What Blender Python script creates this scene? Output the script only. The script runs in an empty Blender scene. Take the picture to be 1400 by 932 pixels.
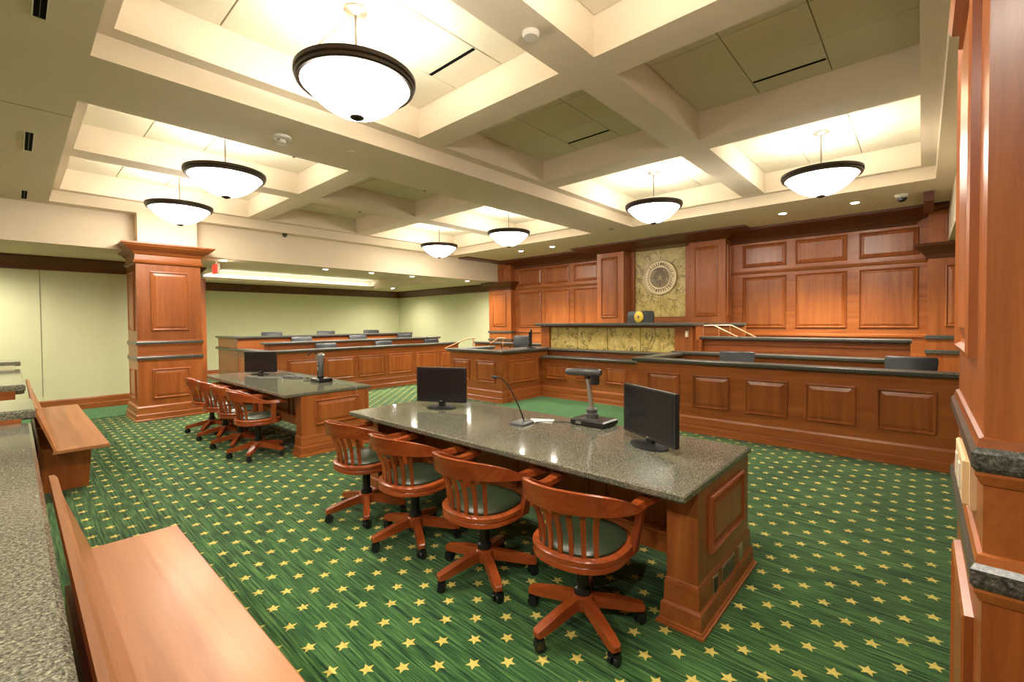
import bpy, bmesh, math, random
from mathutils import Matrix, Vector
random.seed(7)
PI = math.pi
scn = bpy.context.scene
COL = scn.collection

# ------------------------------------------------------------------ camera, world, exposure
yaw, pitch, roll = math.radians(42.212), math.radians(-1.2317), math.radians(0.46)
F = Vector((math.cos(yaw)*math.cos(pitch), math.sin(yaw)*math.cos(pitch), math.sin(pitch)))
Rv = F.cross(Vector((0, 0, 1))).normalized()
Dv = F.cross(Rv)
R2 = math.cos(roll)*Rv + math.sin(roll)*Dv
D2 = -math.sin(roll)*Rv + math.cos(roll)*Dv
cam_d = bpy.data.cameras.new('camera')
cam = bpy.data.objects.new('camera', cam_d)
COL.objects.link(cam)
cam.matrix_world = Matrix(((R2.x, -D2.x, -F.x, 0), (R2.y, -D2.y, -F.y, 0), (R2.z, -D2.z, -F.z, 1.58), (0, 0, 0, 1)))
cam_d.sensor_fit = 'HORIZONTAL'
cam_d.sensor_width = 36.0
cam_d.lens = 36.0*618.446/1400.0
cam_d.shift_y = -12.66/1400.0
cam_d.clip_start = 0.02
scn.camera = cam
wd = bpy.data.worlds.new('world'); scn.world = wd
wd.use_nodes = True
wd.node_tree.nodes['Background'].inputs[0].default_value = (1.0, 0.9, 0.75, 1)
wd.node_tree.nodes['Background'].inputs[1].default_value = 0.02
scn.view_settings.view_transform = 'Standard'
scn.view_settings.look = 'None'
scn.view_settings.gamma = 1.0
scn.view_settings.use_curve_mapping = False
scn.view_settings.exposure = 1.02
PENDANT_W, BOWL_L, SPOT_W = 31.0, 18.0, 270.0
WARM = (1.0, 0.95, 0.86)

# ------------------------------------------------------------------ materials
MATS = {}
def new_mat(name):
    m = bpy.data.materials.new(name); m.use_nodes = True
    MATS[name] = m
    nt = m.node_tree
    return m, nt, nt.nodes['Principled BSDF']
def L(c): return tuple(((v/255.0)/12.92 if v/255.0 <= 0.04045 else ((v/255.0+0.055)/1.055)**2.4) for v in c) + (1.0,)
def ramp(nt, fac, stops):
    r = nt.nodes.new('ShaderNodeValToRGB')
    els = r.color_ramp.elements
    while len(els) < len(stops): els.new(0.5)
    for e, (p, c) in zip(els, stops):
        e.position = p; e.color = c
    nt.links.new(fac, r.inputs[0])
    return r.outputs[0]
def coords(nt, scale=(1, 1, 1), kind='Object', rot=(0, 0, 0)):
    t = nt.nodes.new('ShaderNodeTexCoord'); mp = nt.nodes.new('ShaderNodeMapping')
    mp.inputs['Scale'].default_value = scale
    mp.inputs['Rotation'].default_value = rot
    nt.links.new(t.outputs[kind], mp.inputs[0])
    return mp.outputs[0]
def noise(nt, vec, scale, detail=4.0, rough=0.6, dist=0.0):
    n = nt.nodes.new('ShaderNodeTexNoise')
    n.inputs['Scale'].default_value = scale; n.inputs['Detail'].default_value = detail
    n.inputs['Roughness'].default_value = rough; n.inputs['Distortion'].default_value = dist
    nt.links.new(vec, n.inputs['Vector'])
    return n.outputs['Fac']
def math_n(nt, op, a, b=None, c=None):
    n = nt.nodes.new('ShaderNodeMath'); n.operation = op
    for i, v in enumerate((a, b, c)):
        if v is None: continue
        if isinstance(v, (int, float)): n.inputs[i].default_value = v
        else: nt.links.new(v, n.inputs[i])
    return n.outputs[0]
def mixc(nt, fac, a, b, mode='MIX'):
    n = nt.nodes.new('ShaderNodeMix'); n.data_type = 'RGBA'; n.blend_type = mode
    for s, v in ((n.inputs[0], fac), (n.inputs[6], a), (n.inputs[7], b)):
        if isinstance(v, (int, float)): s.default_value = v
        elif isinstance(v, tuple): s.default_value = v
        else: nt.links.new(v, s)
    return n.outputs[2]
def bump(nt, b, h, strength, dist=0.01):
    n = nt.nodes.new('ShaderNodeBump'); n.inputs['Strength'].default_value = strength
    n.inputs['Distance'].default_value = dist
    nt.links.new(h, n.inputs['Height']); nt.links.new(n.outputs[0], b.inputs['Normal'])

def plain(name, col, rough=0.5, metal=0.0, coat=0.0, emit=None, estr=0.0, spec=0.5):
    m, nt, b = new_mat(name)
    b.inputs['Base Color'].default_value = col; b.inputs['Roughness'].default_value = rough
    b.inputs['Metallic'].default_value = metal; b.inputs['Coat Weight'].default_value = coat
    b.inputs['Specular IOR Level'].default_value = spec
    v = noise(nt, coords(nt), 6.0, 1.0)
    r = nt.nodes.new('ShaderNodeMapRange')
    r.inputs['To Min'].default_value = max(0.02, rough-0.02); r.inputs['To Max'].default_value = min(1, rough+0.02)
    nt.links.new(v, r.inputs[0]); nt.links.new(r.outputs[0], b.inputs['Roughness'])
    if emit:
        b.inputs['Emission Color'].default_value = emit; b.inputs['Emission Strength'].default_value = estr
    return m

def wood(name, axis, dark, mid, light, rough=0.32):
    m, nt, b = new_mat(name)
    s = [9.0, 9.0, 9.0]; s['xyz'.index(axis)] = 0.55
    info = nt.nodes.new('ShaderNodeObjectInfo')
    t = nt.nodes.new('ShaderNodeTexCoord'); mp = nt.nodes.new('ShaderNodeMapping')
    mp.inputs['Scale'].default_value = s
    off = nt.nodes.new('ShaderNodeVectorMath'); off.operation = 'SCALE'
    comb = nt.nodes.new('ShaderNodeCombineXYZ')
    for i in range(3): nt.links.new(info.outputs['Random'], comb.inputs[i])
    nt.links.new(comb.outputs[0], off.inputs[0]); off.inputs['Scale'].default_value = 17.0
    add = nt.nodes.new('ShaderNodeVectorMath'); add.operation = 'ADD'
    nt.links.new(t.outputs['Object'], add.inputs[0]); nt.links.new(off.outputs[0], add.inputs[1])
    nt.links.new(add.outputs[0], mp.inputs[0])
    big = noise(nt, mp.outputs[0], 0.9, 5.0, 0.55, 1.2)
    fine = noise(nt, mp.outputs[0], 9.0, 3.0, 0.7, 0.3)
    f = math_n(nt, 'ADD', math_n(nt, 'MULTIPLY', big, 0.75), math_n(nt, 'MULTIPLY', fine, 0.25))
    c = ramp(nt, f, [(0.30, dark), (0.5, mid), (0.72, light)])
    hs = nt.nodes.new('ShaderNodeHueSaturation')
    val = nt.nodes.new('ShaderNodeMapRange'); val.inputs['To Min'].default_value = 0.86; val.inputs['To Max'].default_value = 1.16
    nt.links.new(info.outputs['Random'], val.inputs[0]); nt.links.new(val.outputs[0], hs.inputs['Value'])
    nt.links.new(c, hs.inputs['Color']); nt.links.new(hs.outputs[0], b.inputs['Base Color'])
    b.inputs['Roughness'].default_value = rough
    b.inputs['Coat Weight'].default_value = 0.15; b.inputs['Coat Roughness'].default_value = 0.2
    bump(nt, b, fine, 0.06, 0.004)
    return m
WD, WM, WL = (0.225, 0.058, 0.012, 1), (0.335, 0.095, 0.021, 1), (0.43, 0.142, 0.034, 1)
for ax in 'xyz': wood('wood_'+ax, ax, WD, WM, WL)
for ax in 'xyz': wood('chair_wood_'+ax, ax, (0.20, 0.036, 0.008, 1), (0.30, 0.060, 0.013, 1), (0.40, 0.10, 0.022, 1), 0.26)
wood('bench_wood', 'y', (0.34, 0.125, 0.042, 1), (0.42, 0.165, 0.058, 1), (0.48, 0.205, 0.078, 1), 0.45)
wood('crown_wood', 'y', (0.075, 0.017, 0.005, 1), (0.11, 0.027, 0.008, 1), (0.15, 0.040, 0.012, 1), 0.4)

def granite(name, base, lo, hi, rough):
    m, nt, b = new_mat(name)
    v = coords(nt)
    n1 = noise(nt, v, 130.0, 5.0, 0.75)
    vo = nt.nodes.new('ShaderNodeTexVoronoi'); vo.inputs['Scale'].default_value = 230.0
    nt.links.new(v, vo.inputs['Vector'])
    c1 = ramp(nt, n1, [(0.36, lo), (0.5, base), (0.66, hi)])
    sep = nt.nodes.new('ShaderNodeSeparateColor'); nt.links.new(vo.outputs['Color'], sep.inputs[0])
    sp = ramp(nt, sep.outputs[0], [(0.0, (0.25, 0.25, 0.25, 1)), (0.5, (0.9, 0.9, 0.9, 1)), (1.0, (1.6, 1.6, 1.5, 1))])
    c = mixc(nt, 0.55, c1, sp, 'MULTIPLY')
    nt.links.new(c, b.inputs['Base Color'])
    b.inputs['Roughness'].default_value = rough
    b.inputs['Specular IOR Level'].default_value = 0.6
    return m
granite('granite', (0.15, 0.145, 0.11, 1), (0.05, 0.053, 0.045, 1), (0.36, 0.345, 0.265, 1), 0.085)
granite('granite_edge', (0.06, 0.062, 0.055, 1), (0.02, 0.022, 0.02, 1), (0.20, 0.195, 0.16, 1), 0.3)

def paint(name, col, rough=0.85):
    m, nt, b = new_mat(name)
    n = noise(nt, coords(nt), 3.0, 3.0)
    c = mixc(nt, n, tuple(x*0.96 for x in col[:3])+(1,), tuple(min(1, x*1.04) for x in col[:3])+(1,))
    nt.links.new(c, b.inputs['Base Color']); b.inputs['Roughness'].default_value = rough
    b.inputs['Specular IOR Level'].default_value = 0.3
    bump(nt, b, noise(nt, coords(nt), 220.0, 2.0), 0.03, 0.002)
    return m
paint('cream_paint', (0.74, 0.635, 0.49, 1))
paint('green_paint', (0.62, 0.62, 0.39, 1), 0.7)
paint('panel_gap', (0.25, 0.23, 0.16, 1))
# acoustic tile
m, nt, b = new_mat('ceiling_tile')
v = coords(nt); n = noise(nt, v, 140.0, 4.0, 0.8)
nt.links.new(ramp(nt, n, [(0.30, (0.60, 0.535, 0.40, 1)), (0.5, (0.74, 0.67, 0.51, 1)), (0.8, (0.78, 0.71, 0.55, 1))]), b.inputs['Base Color'])
b.inputs['Roughness'].default_value = 0.95; bump(nt, b, n, 0.2, 0.004)

plain('bronze', (0.035, 0.024, 0.016, 1), 0.38, 0.6)
plain('nickel', (0.62, 0.52, 0.40, 1), 0.3, 0.9)
plain('dull_nickel', (0.22, 0.18, 0.14, 1), 0.4, 0.5)
plain('black_plastic', (0.012, 0.012, 0.013, 1), 0.3)
plain('screen', (0.010, 0.011, 0.012, 1), 0.16)
plain('black_matte', (0.012, 0.012, 0.012, 1), 0.6, spec=0.2)
plain('grey_plastic', (0.09, 0.09, 0.09, 1), 0.35, 0.3)
plain('silver', (0.5, 0.5, 0.48, 1), 0.3, 0.9)
plain('black_leather', (0.022, 0.025, 0.030, 1), 0.38)
plain('green_leather', (0.022, 0.034, 0.016, 1), 0.34)
plain('cable', (0.02, 0.02, 0.02, 1), 0.5)
plain('cable_grey', (0.30, 0.30, 0.28, 1), 0.5)
plain('brass', (0.80, 0.42, 0.24, 1), 0.3, 0.7)
plain('gold', (0.72, 0.52, 0.06, 1), 0.4, 0.2)
plain('cream_plastic', (0.80, 0.62, 0.38, 1), 0.4)
plain('white_plastic', (0.75, 0.72, 0.64, 1), 0.5)
plain('slot_black', (0.004, 0.004, 0.004, 1), 0.9, spec=0.1)
plain('seal_bronze', (0.66, 0.55, 0.34, 1), 0.42, 0.35)
plain('seal_dark', (0.20, 0.155, 0.115, 1), 0.55, 0.3)
plain('paper', (0.78, 0.78, 0.72, 1), 0.7)
plain('exit_red', (0.6, 0.03, 0.02, 1), 0.5, emit=(1.0, 0.06, 0.03, 1), estr=0.7)
# pendant glass and lamp lenses give off light
m, nt, b = new_mat('lit_glass')
b.inputs['Base Color'].default_value = (0.8, 0.72, 0.58, 1); b.inputs['Roughness'].default_value = 0.3
cl = ramp(nt, noise(nt, coords(nt), 5.0, 4.0, 0.6, 1.0), [(0.3, (1.0, 0.89, 0.75, 1)), (0.7, (1.0, 0.94, 0.84, 1))])
nt.links.new(cl, b.inputs['Emission Color']); b.inputs['Emission Strength'].default_value = BOWL_L
m, nt, b = new_mat('lamp_lens')
b.inputs['Emission Color'].default_value = (1.0, 0.93, 0.80, 1); b.inputs['Emission Strength'].default_value = 90.0
nt.links.new(ramp(nt, noise(nt, coords(nt), 20.0), [(0, (0.8, 0.8, 0.8, 1)), (1, (0.9, 0.9, 0.9, 1))]), b.inputs['Base Color'])

plain('cove_tube', (0.8, 0.8, 0.8, 1), 0.5, emit=(0.92, 0.97, 1.0, 1), estr=9.0)
# golden-green veined stone
m, nt, b = new_mat('gold_stone')
v = coords(nt)
n1 = noise(nt, v, 2.6, 8.0, 0.65, 1.5); n2 = noise(nt, v, 16.0, 6.0, 0.7, 0.6)
base = ramp(nt, n1, [(0.30, (0.34, 0.26, 0.075, 1)), (0.45, (0.60, 0.48, 0.16, 1)), (0.6, (0.70, 0.58, 0.25, 1)), (0.75, (0.46, 0.42, 0.17, 1))])
base = mixc(nt, 0.5, base, ramp(nt, n2, [(0.3, (0.35, 0.30, 0.18, 1)), (0.6, (1.1, 1.05, 0.9, 1))]), 'MULTIPLY')
vein = noise(nt, v, 1.5, 6.0, 0.6, 1.6)
vm = math_n(nt, 'LESS_THAN', math_n(nt, 'ABSOLUTE', math_n(nt, 'SUBTRACT', vein, 0.5)), 0.011)
base = mixc(nt, math_n(nt, 'MULTIPLY', vm, 0.75), base, (0.05, 0.035, 0.012, 1))
rust = math_n(nt, 'GREATER_THAN', noise(nt, v, 1.6, 5.0, 0.6, 0.8), 0.71)
base = mixc(nt, math_n(nt, 'MULTIPLY', rust, 0.6), base, (0.40, 0.13, 0.03, 1))
nt.links.new(base, b.inputs['Base Color']); b.inputs['Roughness'].default_value = 0.3

# star carpet
def carpet_mat(name, stars):
    m, nt, b = new_mat(name)
    t = nt.nodes.new('ShaderNodeTexCoord')
    sep = nt.nodes.new('ShaderNodeSeparateXYZ'); nt.links.new(t.outputs['Object'], sep.inputs[0])
    x, y = sep.outputs[0], sep.outputs[1]
    mp = nt.nodes.new('ShaderNodeMapping'); mp.inputs['Scale'].default_value = (92.0, 2.8, 1.0)
    mp.inputs['Rotation'].default_value = (0, 0, math.radians(-2))
    nt.links.new(t.outputs['Object'], mp.inputs[0])
    st = noise(nt, mp.outputs[0], 1.0, 3.0, 0.6, 0.15)
    pile = noise(nt, coords(nt), 260.0, 2.0, 0.7)
    patch = noise(nt, coords(nt), 1.4, 2.0)
    f = math_n(nt, 'ADD', math_n(nt, 'MULTIPLY', st, 0.72), math_n(nt, 'MULTIPLY', pile, 0.28))
    f = math_n(nt, 'ADD', f, math_n(nt, 'MULTIPLY', math_n(nt, 'SUBTRACT', patch, 0.5), 0.10))
    if stars:
        col = ramp(nt, f, [(0.39, (0.004, 0.022, 0.008, 1)), (0.47, (0.018, 0.070, 0.019, 1)), (0.56, (0.055, 0.140, 0.036, 1)), (0.67, (0.12, 0.235, 0.07, 1))])
    else:
        col = ramp(nt, f, [(0.36, (0.025, 0.105, 0.034, 1)), (0.5, (0.05, 0.165, 0.05, 1)), (0.66, (0.09, 0.235, 0.075, 1))])
    if stars:
        PX, PY, RO = 0.2304, 0.2262, 0.038
        RI = RO*0.44; Bx, By = RI*math.cos(PI/5), RI*math.sin(PI/5)
        best = None
        for off in (0.0, 0.5):
            u = math_n(nt, 'MULTIPLY', math_n(nt, 'SUBTRACT', math_n(nt, 'FRACT', math_n(nt, 'ADD', math_n(nt, 'DIVIDE', math_n(nt, 'SUBTRACT', x, 2.435), PX), 0.5+off)), 0.5), PX)
            w = math_n(nt, 'MULTIPLY', math_n(nt, 'SUBTRACT', math_n(nt, 'FRACT', math_n(nt, 'ADD', math_n(nt, 'DIVIDE', math_n(nt, 'SUBTRACT', y, 0.735), PY), 0.5+off)), 0.5), PY)
            r = math_n(nt, 'SQRT', math_n(nt, 'ADD', math_n(nt, 'MULTIPLY', u, u), math_n(nt, 'MULTIPLY', w, w)))
            a = math_n(nt, 'ARCTAN2', w, u)
            k = math_n(nt, 'MULTIPLY', math_n(nt, 'SUBTRACT', math_n(nt, 'FRACT', math_n(nt, 'ADD', math_n(nt, 'DIVIDE', a, 2*PI/5), 5.5)), 0.5), 2*PI/5)
            k = math_n(nt, 'ABSOLUTE', k)
            px = math_n(nt, 'MULTIPLY', r, math_n(nt, 'COSINE', k)); py = math_n(nt, 'MULTIPLY', r, math_n(nt, 'SINE', k))
            e = math_n(nt, 'ADD', math_n(nt, 'SUBTRACT', math_n(nt, 'MULTIPLY', py, Bx-RO), math_n(nt, 'MULTIPLY', px, By)), By*RO)
            best = e if best is None else math_n(nt, 'MAXIMUM', best, e)
        ins = math_n(nt, 'GREATER_THAN', best, 0.0)
        ycol = ramp(nt, f, [(0.35, (0.42, 0.32, 0.055, 1)), (0.6, (0.66, 0.54, 0.14, 1))])
        col = mixc(nt, ins, col, ycol)
    nt.links.new(col, b.inputs['Base Color'])
    b.inputs['Roughness'].default_value = 0.95; b.inputs['Specular IOR Level'].default_value = 0.1
    b.inputs['Sheen Weight'].default_value = 0.15
    bump(nt, b, f, 0.5, 0.006)
carpet_mat('star_carpet', True)
carpet_mat('plain_carpet', False)
M = MATS

# ------------------------------------------------------------------ mesh helpers
def bm_new(): return bmesh.new()
def box(bm, x0, y0, z0, x1, y1, z1):
    x0, x1 = min(x0, x1), max(x0, x1); y0, y1 = min(y0, y1), max(y0, y1); z0, z1 = min(z0, z1), max(z0, z1)
    rectprof(bm, x0, y0, x1, y1, [(0, z0), (0, z1)])
def rectprof(bm, x0, y0, x1, y1, prof):
    loops = []
    for o, z in prof:
        loops.append([bm.verts.new(p) for p in ((x0-o, y0-o, z), (x1+o, y0-o, z), (x1+o, y1+o, z), (x0-o, y1+o, z))])
    for a, b in zip(loops, loops[1:]):
        for i in range(4):
            j = (i+1) % 4
            bm.faces.new((a[i], a[j], b[j], b[i]))
    bm.faces.new(loops[0][::-1]); bm.faces.new(loops[-1])
def slab(bm, x0, y0, z0, x1, y1, z1, c=0.008):
    rectprof(bm, x0, y0, x1, y1, [(-c, z0), (0, z0+c), (0, z1-c), (-c, z1)])
def lathe(bm, prof, n=24, cx=0, cy=0, cap=True):
    loops = []
    for r, z in prof:
        loops.append([bm.verts.new((cx+r*math.cos(2*PI*i/n), cy+r*math.sin(2*PI*i/n), z)) for i in range(n)])
    for a, b in zip(loops, loops[1:]):
        for i in range(n):
            j = (i+1) % n
            bm.faces.new((a[i], a[j], b[j], b[i]))
    if cap:
        bm.faces.new(loops[0][::-1]); bm.faces.new(loops[-1])
def tube(bm, pts, r, n=8):
    pts = [Vector(p) for p in pts]
    rs = r if isinstance(r, (list, tuple)) else [r]*len(pts)
    loops = []; up = None
    for i, p in enumerate(pts):
        d = (pts[min(i+1, len(pts)-1)] - pts[max(i-1, 0)]).normalized()
        if up is None:
            up = Vector((0, 0, 1)) if abs(d.z) < 0.9 else Vector((1, 0, 0))
        s = d.cross(up).normalized(); u = s.cross(d).normalized(); up = u
        loops.append([bm.verts.new(p + s*rs[i]*math.cos(2*PI*k/n) + u*rs[i]*math.sin(2*PI*k/n)) for k in range(n)])
    for a, b in zip(loops, loops[1:]):
        for i in range(n):
            j = (i+1) % n
            bm.faces.new((a[i], a[j], b[j], b[i]))
    bm.faces.new(loops[0][::-1]); bm.faces.new(loops[-1])
def sweep(bm, secs):
    """secs: list of closed cross sections (same count) bridged and capped."""
    loops = [[bm.verts.new(p) for p in s] for s in secs]
    n = len(loops[0])
    for a, b in zip(loops, loops[1:]):
        for i in range(n):
            j = (i+1) % n
            bm.faces.new((a[i], a[j], b[j], b[i]))
    bm.faces.new(loops[0][::-1]); bm.faces.new(loops[-1])
def mesh_of(bm, name, mat, smooth=False):
    bmesh.ops.recalc_face_normals(bm, faces=bm.faces)
    me = bpy.data.meshes.new(name); bm.to_mesh(me); bm.free()
    for mm in (mat if isinstance(mat, (list, tuple)) else (mat,)): me.materials.append(M[mm])
    if smooth:
        for p in me.polygons: p.use_smooth = True
        me.set_sharp_from_angle(angle=math.radians(40))
    return me
def obj(name, bm, mat, parent=None, loc=(0, 0, 0), rotz=0.0, smooth=False):
    me = bm if isinstance(bm, bpy.types.Mesh) else mesh_of(bm, name, mat, smooth)
    o = bpy.data.objects.new(name, me); COL.objects.link(o)
    o.location = loc; o.rotation_euler = (0, 0, rotz)
    if parent: o.parent = parent
    return o
def bxo(name, dims, mat, parent=None, c=0.0):
    bm = bm_new()
    if c: slab(bm, *dims, c=c)
    else: box(bm, *dims)
    return obj(name, bm, mat, parent)
def thing(name, label, cat, loc=(0, 0, 0), rotz=0, group=None):
    o = bpy.data.objects.new(name, None); COL.objects.link(o)
    o.empty_display_size = 0.1
    o.location = loc; o.rotation_euler = (0, 0, rotz)
    return tag(o, label, cat, group)
def tag(o, label, cat, group=None):
    o['label'] = label; o['category'] = cat
    if group: o['group'] = group
    return o
def struct(o, label=None):
    o['kind'] = 'structure'
    if label: o['label'] = label
    return o
def dup(o, parent=None):
    c = o.copy(); COL.objects.link(c)
    if parent: c.parent = parent
    for ch in list(o.children): dup(ch, c)
    return c
def place(o, loc, rotz, label, group=None):
    o.location = loc; o.rotation_euler = (0, 0, rotz); o['label'] = label
    if group: o['group'] = group
    return o

# raised panel: molding frame, sunk reveal, raised field; local X = width, Z = height, proud towards local -Y
PANELS = {}
def panel_mesh(w, h, mat='wood_z', bold=1.0):
    key = (round(w, 3), round(h, 3), mat, bold)
    if key in PANELS: return PANELS[key]
    bm = bm_new()
    k = min(1.0, min(w, h)/0.35)
    prof = [(0, 0.0), (0.004, 0.014), (0.016*k, 0.018), (0.026*k, 0.006), (0.034*k, 0.002), (0.072*k, 0.011), (0.074*k, 0.013)]
    loops = []
    for ins, d in prof:
        loops.append([bm.verts.new((sx*(w/2-ins), -d*bold, sz*(h/2-ins))) for sx, sz in ((-1, -1), (1, -1), (1, 1), (-1, 1))])
    for a, b in zip(loops, loops[1:]):
        for i in range(4):
            j = (i+1) % 4
            bm.faces.new((a[i], a[j], b[j], b[i]))
    bm.faces.new(loops[-1])
    PANELS[key] = me = bpy.data.meshes.new('panel')
    bm.to_mesh(me); bm.free(); me.materials.append(M[mat])
    return me
FACE = {'-y': 0.0, '+y': PI, '-x': -PI/2, '+x': PI/2}
def panel(parent, face, plane, a0, a1, z0, z1, mat='wood_z', name='panel', bold=1.0):
    me = panel_mesh(abs(a1-a0), z1-z0, mat, bold)
    a, z = (a0+a1)/2, (z0+z1)/2
    loc = (plane, a, z) if face[1] == 'x' else (a, plane, z)
    return obj(name, me, None, parent, loc, FACE[face])

# ------------------------------------------------------------------ the room shell
ZS, ZL, ZT, ZN = 3.41, 3.58, 3.89, 2.82       # soffit, secondary beam, tile, niche ceiling
fl = bxo('floor', (-4.5, -3.0, -0.06, 10.6, 15.9, 0.0), 'star_carpet')
struct(fl, 'green carpet with rows of small yellow stars')
struct(bxo('floor', (5.75, 3.27, 0.0, 7.5, 5.97, 0.006), 'plain_carpet'), 'plain green carpet strip in the well before the bench')
struct(bxo('floor', (-0.4, 10.35, 0.0, 2.9, 11.66, 0.006), 'plain_carpet'), 'plain green carpet border along the pale green partition')

CE = bpy.data.objects.new('ceiling', None); COL.objects.link(CE); struct(CE, 'coffered cream ceiling with deep beams and acoustic tiles')
F1, F2 = (-0.115, 4.195), (5.115, 9.5)
XA, XB = 0.39, 8.13
for nm, d in (('soffit', (-4.5, -3.0, ZS, XA, 9.75, 4.0)), ('main_beam', (XA, F1[1], ZS, XB, F2[0], 4.0)),
              ('soffit', (XB, -0.115, ZS, 10.6, 9.5, 4.0)), ('soffit', (XA, 9.5, ZS, 10.6, 9.75, 4.0)),
              ('soffit', (XA, -0.3, ZS, 10.6, -0.115, 4.0)),
              ('bulkhead', (XA, -3.0, ZN, 10.6, -0.3, 4.0)), ('bulkhead', (-4.5, 9.75, ZN, 3.2, 15.9, 4.0)), ('bulkhead', (3.2, 9.75, ZN, 10.6, 10.5, 4.0)), ('bulkhead', (3.2, 14.9, ZN, 10.6, 15.9, 4.0)), ('bulkhead', (8.8, 10.5, ZN, 10.6, 14.9, 4.0)), ('tray', (3.2, 10.5, 3.12, 8.8, 14.9, 4.0)), ('tray_lip', (3.35, 14.72, ZN, 8.8, 14.76, ZN+0.09)), ('tray_lip', (3.35, 10.64, ZN, 8.8, 10.68, ZN+0.09)), ('tray_shelf', (3.2, 14.76, ZN, 8.8, 14.9, ZN+0.02)), ('tray_shelf', (3.2, 10.5, ZN, 8.8, 10.64, ZN+0.02))):
    bxo(nm, d, 'cream_paint', CE)
bxo('ceiling_joint', (-4.5, 5.55, ZS-0.002, XA-0.002, 5.556, ZS+0.01), 'panel_gap', CE)
XC = [(0.5, 3.0), (3.33, 5.17), (5.5, 8.02)]
ROWS = [(0.03, 1.86), (2.19, 4.055), (5.255, 7.14), (7.47, 9.36)]
for fy, (ra, rb) in ((F1, (ROWS[0], ROWS[1])), (F2, (ROWS[2], ROWS[3]))):
    for d in ((XA, fy[0], ZL, XC[0][0], fy[1], 4.0), (XC[2][1], fy[0], ZL, XB, fy[1], 4.0),
              (XC[0][0], fy[0], ZL, XC[2][1], ra[0], 4.0), (XC[0][0], rb[1], ZL, XC[2][1], fy[1], 4.0),
              (XC[0][0], ra[1], ZL, XC[2][1], rb[0], 4.0),
              (XC[0][1], ra[0], ZL, XC[1][0], ra[1], 4.0), (XC[1][1], ra[0], ZL, XC[2][0], ra[1], 4.0),
              (XC[0][1], rb[0], ZL, XC[1][0], rb[1], 4.0), (XC[1][1], rb[0], ZL, XC[2][0], rb[1], 4.0)):
        bxo('cross_beam', d, 'cream_paint', CE)
TILES = {}
for ri, (y0, y1) in enumerate(ROWS):
    for ci, (x0, x1) in enumerate(XC):
        nx, ny = (3, 3) if ci == 1 else (4, 3)
        w, h = (x1-x0)/nx, (y1-y0)/ny
        bxo('tile_grid', (x0, y0, ZT+0.018, x1, y1, ZT+0.06), 'panel_gap', CE)
        key = (round(w, 4), round(h, 4))
        if key not in TILES:
            bm = bm_new(); g = 0.004
            rectprof(bm, -w/2+g, -h/2+g, w/2-g, h/2-g, [(-0.004, 0), (0, 0.004), (0, 0.02)])
            TILES[key] = mesh_of(bm, 'tile', 'ceiling_tile')
        for i in range(nx):
            for j in range(ny):
                obj('tile', TILES[key], None, CE, (x0+(i+0.5)*w, y0+(j+0.5)*h, ZT))
        # black air slot in the middle row of tiles
        sx = {0: 2.665, 1: 4.89, 2: 5.83}[ci]
        bxo('air_slot', (sx-0.016, y0+h*1.02, ZT-0.003, sx+0.016, y0+h*1.98, ZT+0.01), 'slot_black', CE)

# walls
wl = struct(bxo('wall_left', (-4.5, 11.7, 0, 2.74, 11.85, ZN), 'green_paint'), 'pale green folding partition wall with vertical seams')
for sx in (0.335, -1.6): bxo('seam', (sx-0.005, 11.694, 0.3, sx+0.005, 11.702, 2.6), 'panel_gap', wl)
bxo('wall_end', (2.72, 11.66, 0, 2.82, 15.8, ZN), 'green_paint', wl)
struct(bxo('wall_back', (2.8, 15.7, 0, 10.6, 15.85, ZN), 'green_paint'), 'pale green wall behind the tiered seating')
struct(bxo('wall_right', (10.5, 9.7, 0, 10.65, 15.85, ZN), 'green_paint'), 'pale green side wall of the seating niche')
struct(bxo('wall_rear', (-4.65, -3.0, 0, -4.5, 12.0, ZS), 'cream_paint'), 'cream rear wall of the public gallery')
struct(bxo('wall_side', (-4.5, -3.15, 0, 10.6, -3.0, ZS), 'cream_paint'), 'cream wall behind the near column')
def crown_run(name, x0, y0, x1, y1, z0, z1, out, lab):
    h = z1-z0
    bm = bm_new()
    rectprof(bm, x0, y0, x1, y1, [(0, z0), (out*0.15, z0), (out*0.22, z0+h*0.18), (out*0.35, z0+h*0.35), (out*0.7, z0+h*0.62), (out*0.95, z0+h*0.8), (out, z0+h*0.86), (out, z1)])
    return struct(obj(name, bm, 'crown_wood'), lab)
crown_run('trim_1', -4.5, 11.69, 2.68, 11.85, 2.58, ZN-0.002, 0.16, 'dark wood crown along the partition wall')
crown_run('trim_2', 2.9, 15.69, 10.55, 15.8, 2.58, ZN-0.002, 0.16, 'dark wood crown behind the tiered seating')
crown_run('trim_3', 10.49, 10.2, 10.6, 15.6, 2.58, ZN-0.002, 0.16, 'dark wood crown along the niche side wall')
def baseboard(name, x0, y0, x1, y1, lab):
    bm = bm_new()
    rectprof(bm, x0, y0, x1, y1, [(0.02, 0), (0.02, 0.10), (0.012, 0.115), (0.012, 0.20), (0.004, 0.225), (0, 0.225)])
    return struct(obj(name, bm, 'wood_x'), lab)
baseboard('baseboard_left', -4.4, 11.68, 2.69, 11.7, 'stained wood baseboard along the partition wall')
baseboard('baseboard_back', 2.84, 15.68, 10.4, 15.7, 'stained wood baseboard behind the tiered seating')
bxo('trim_4', (2.715, 11.62, 0, 2.845, 11.66, 2.58), 'wood_z'); struct(bpy.data.objects['trim_4'], 'wood casing on the end of the partition wall')

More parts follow.
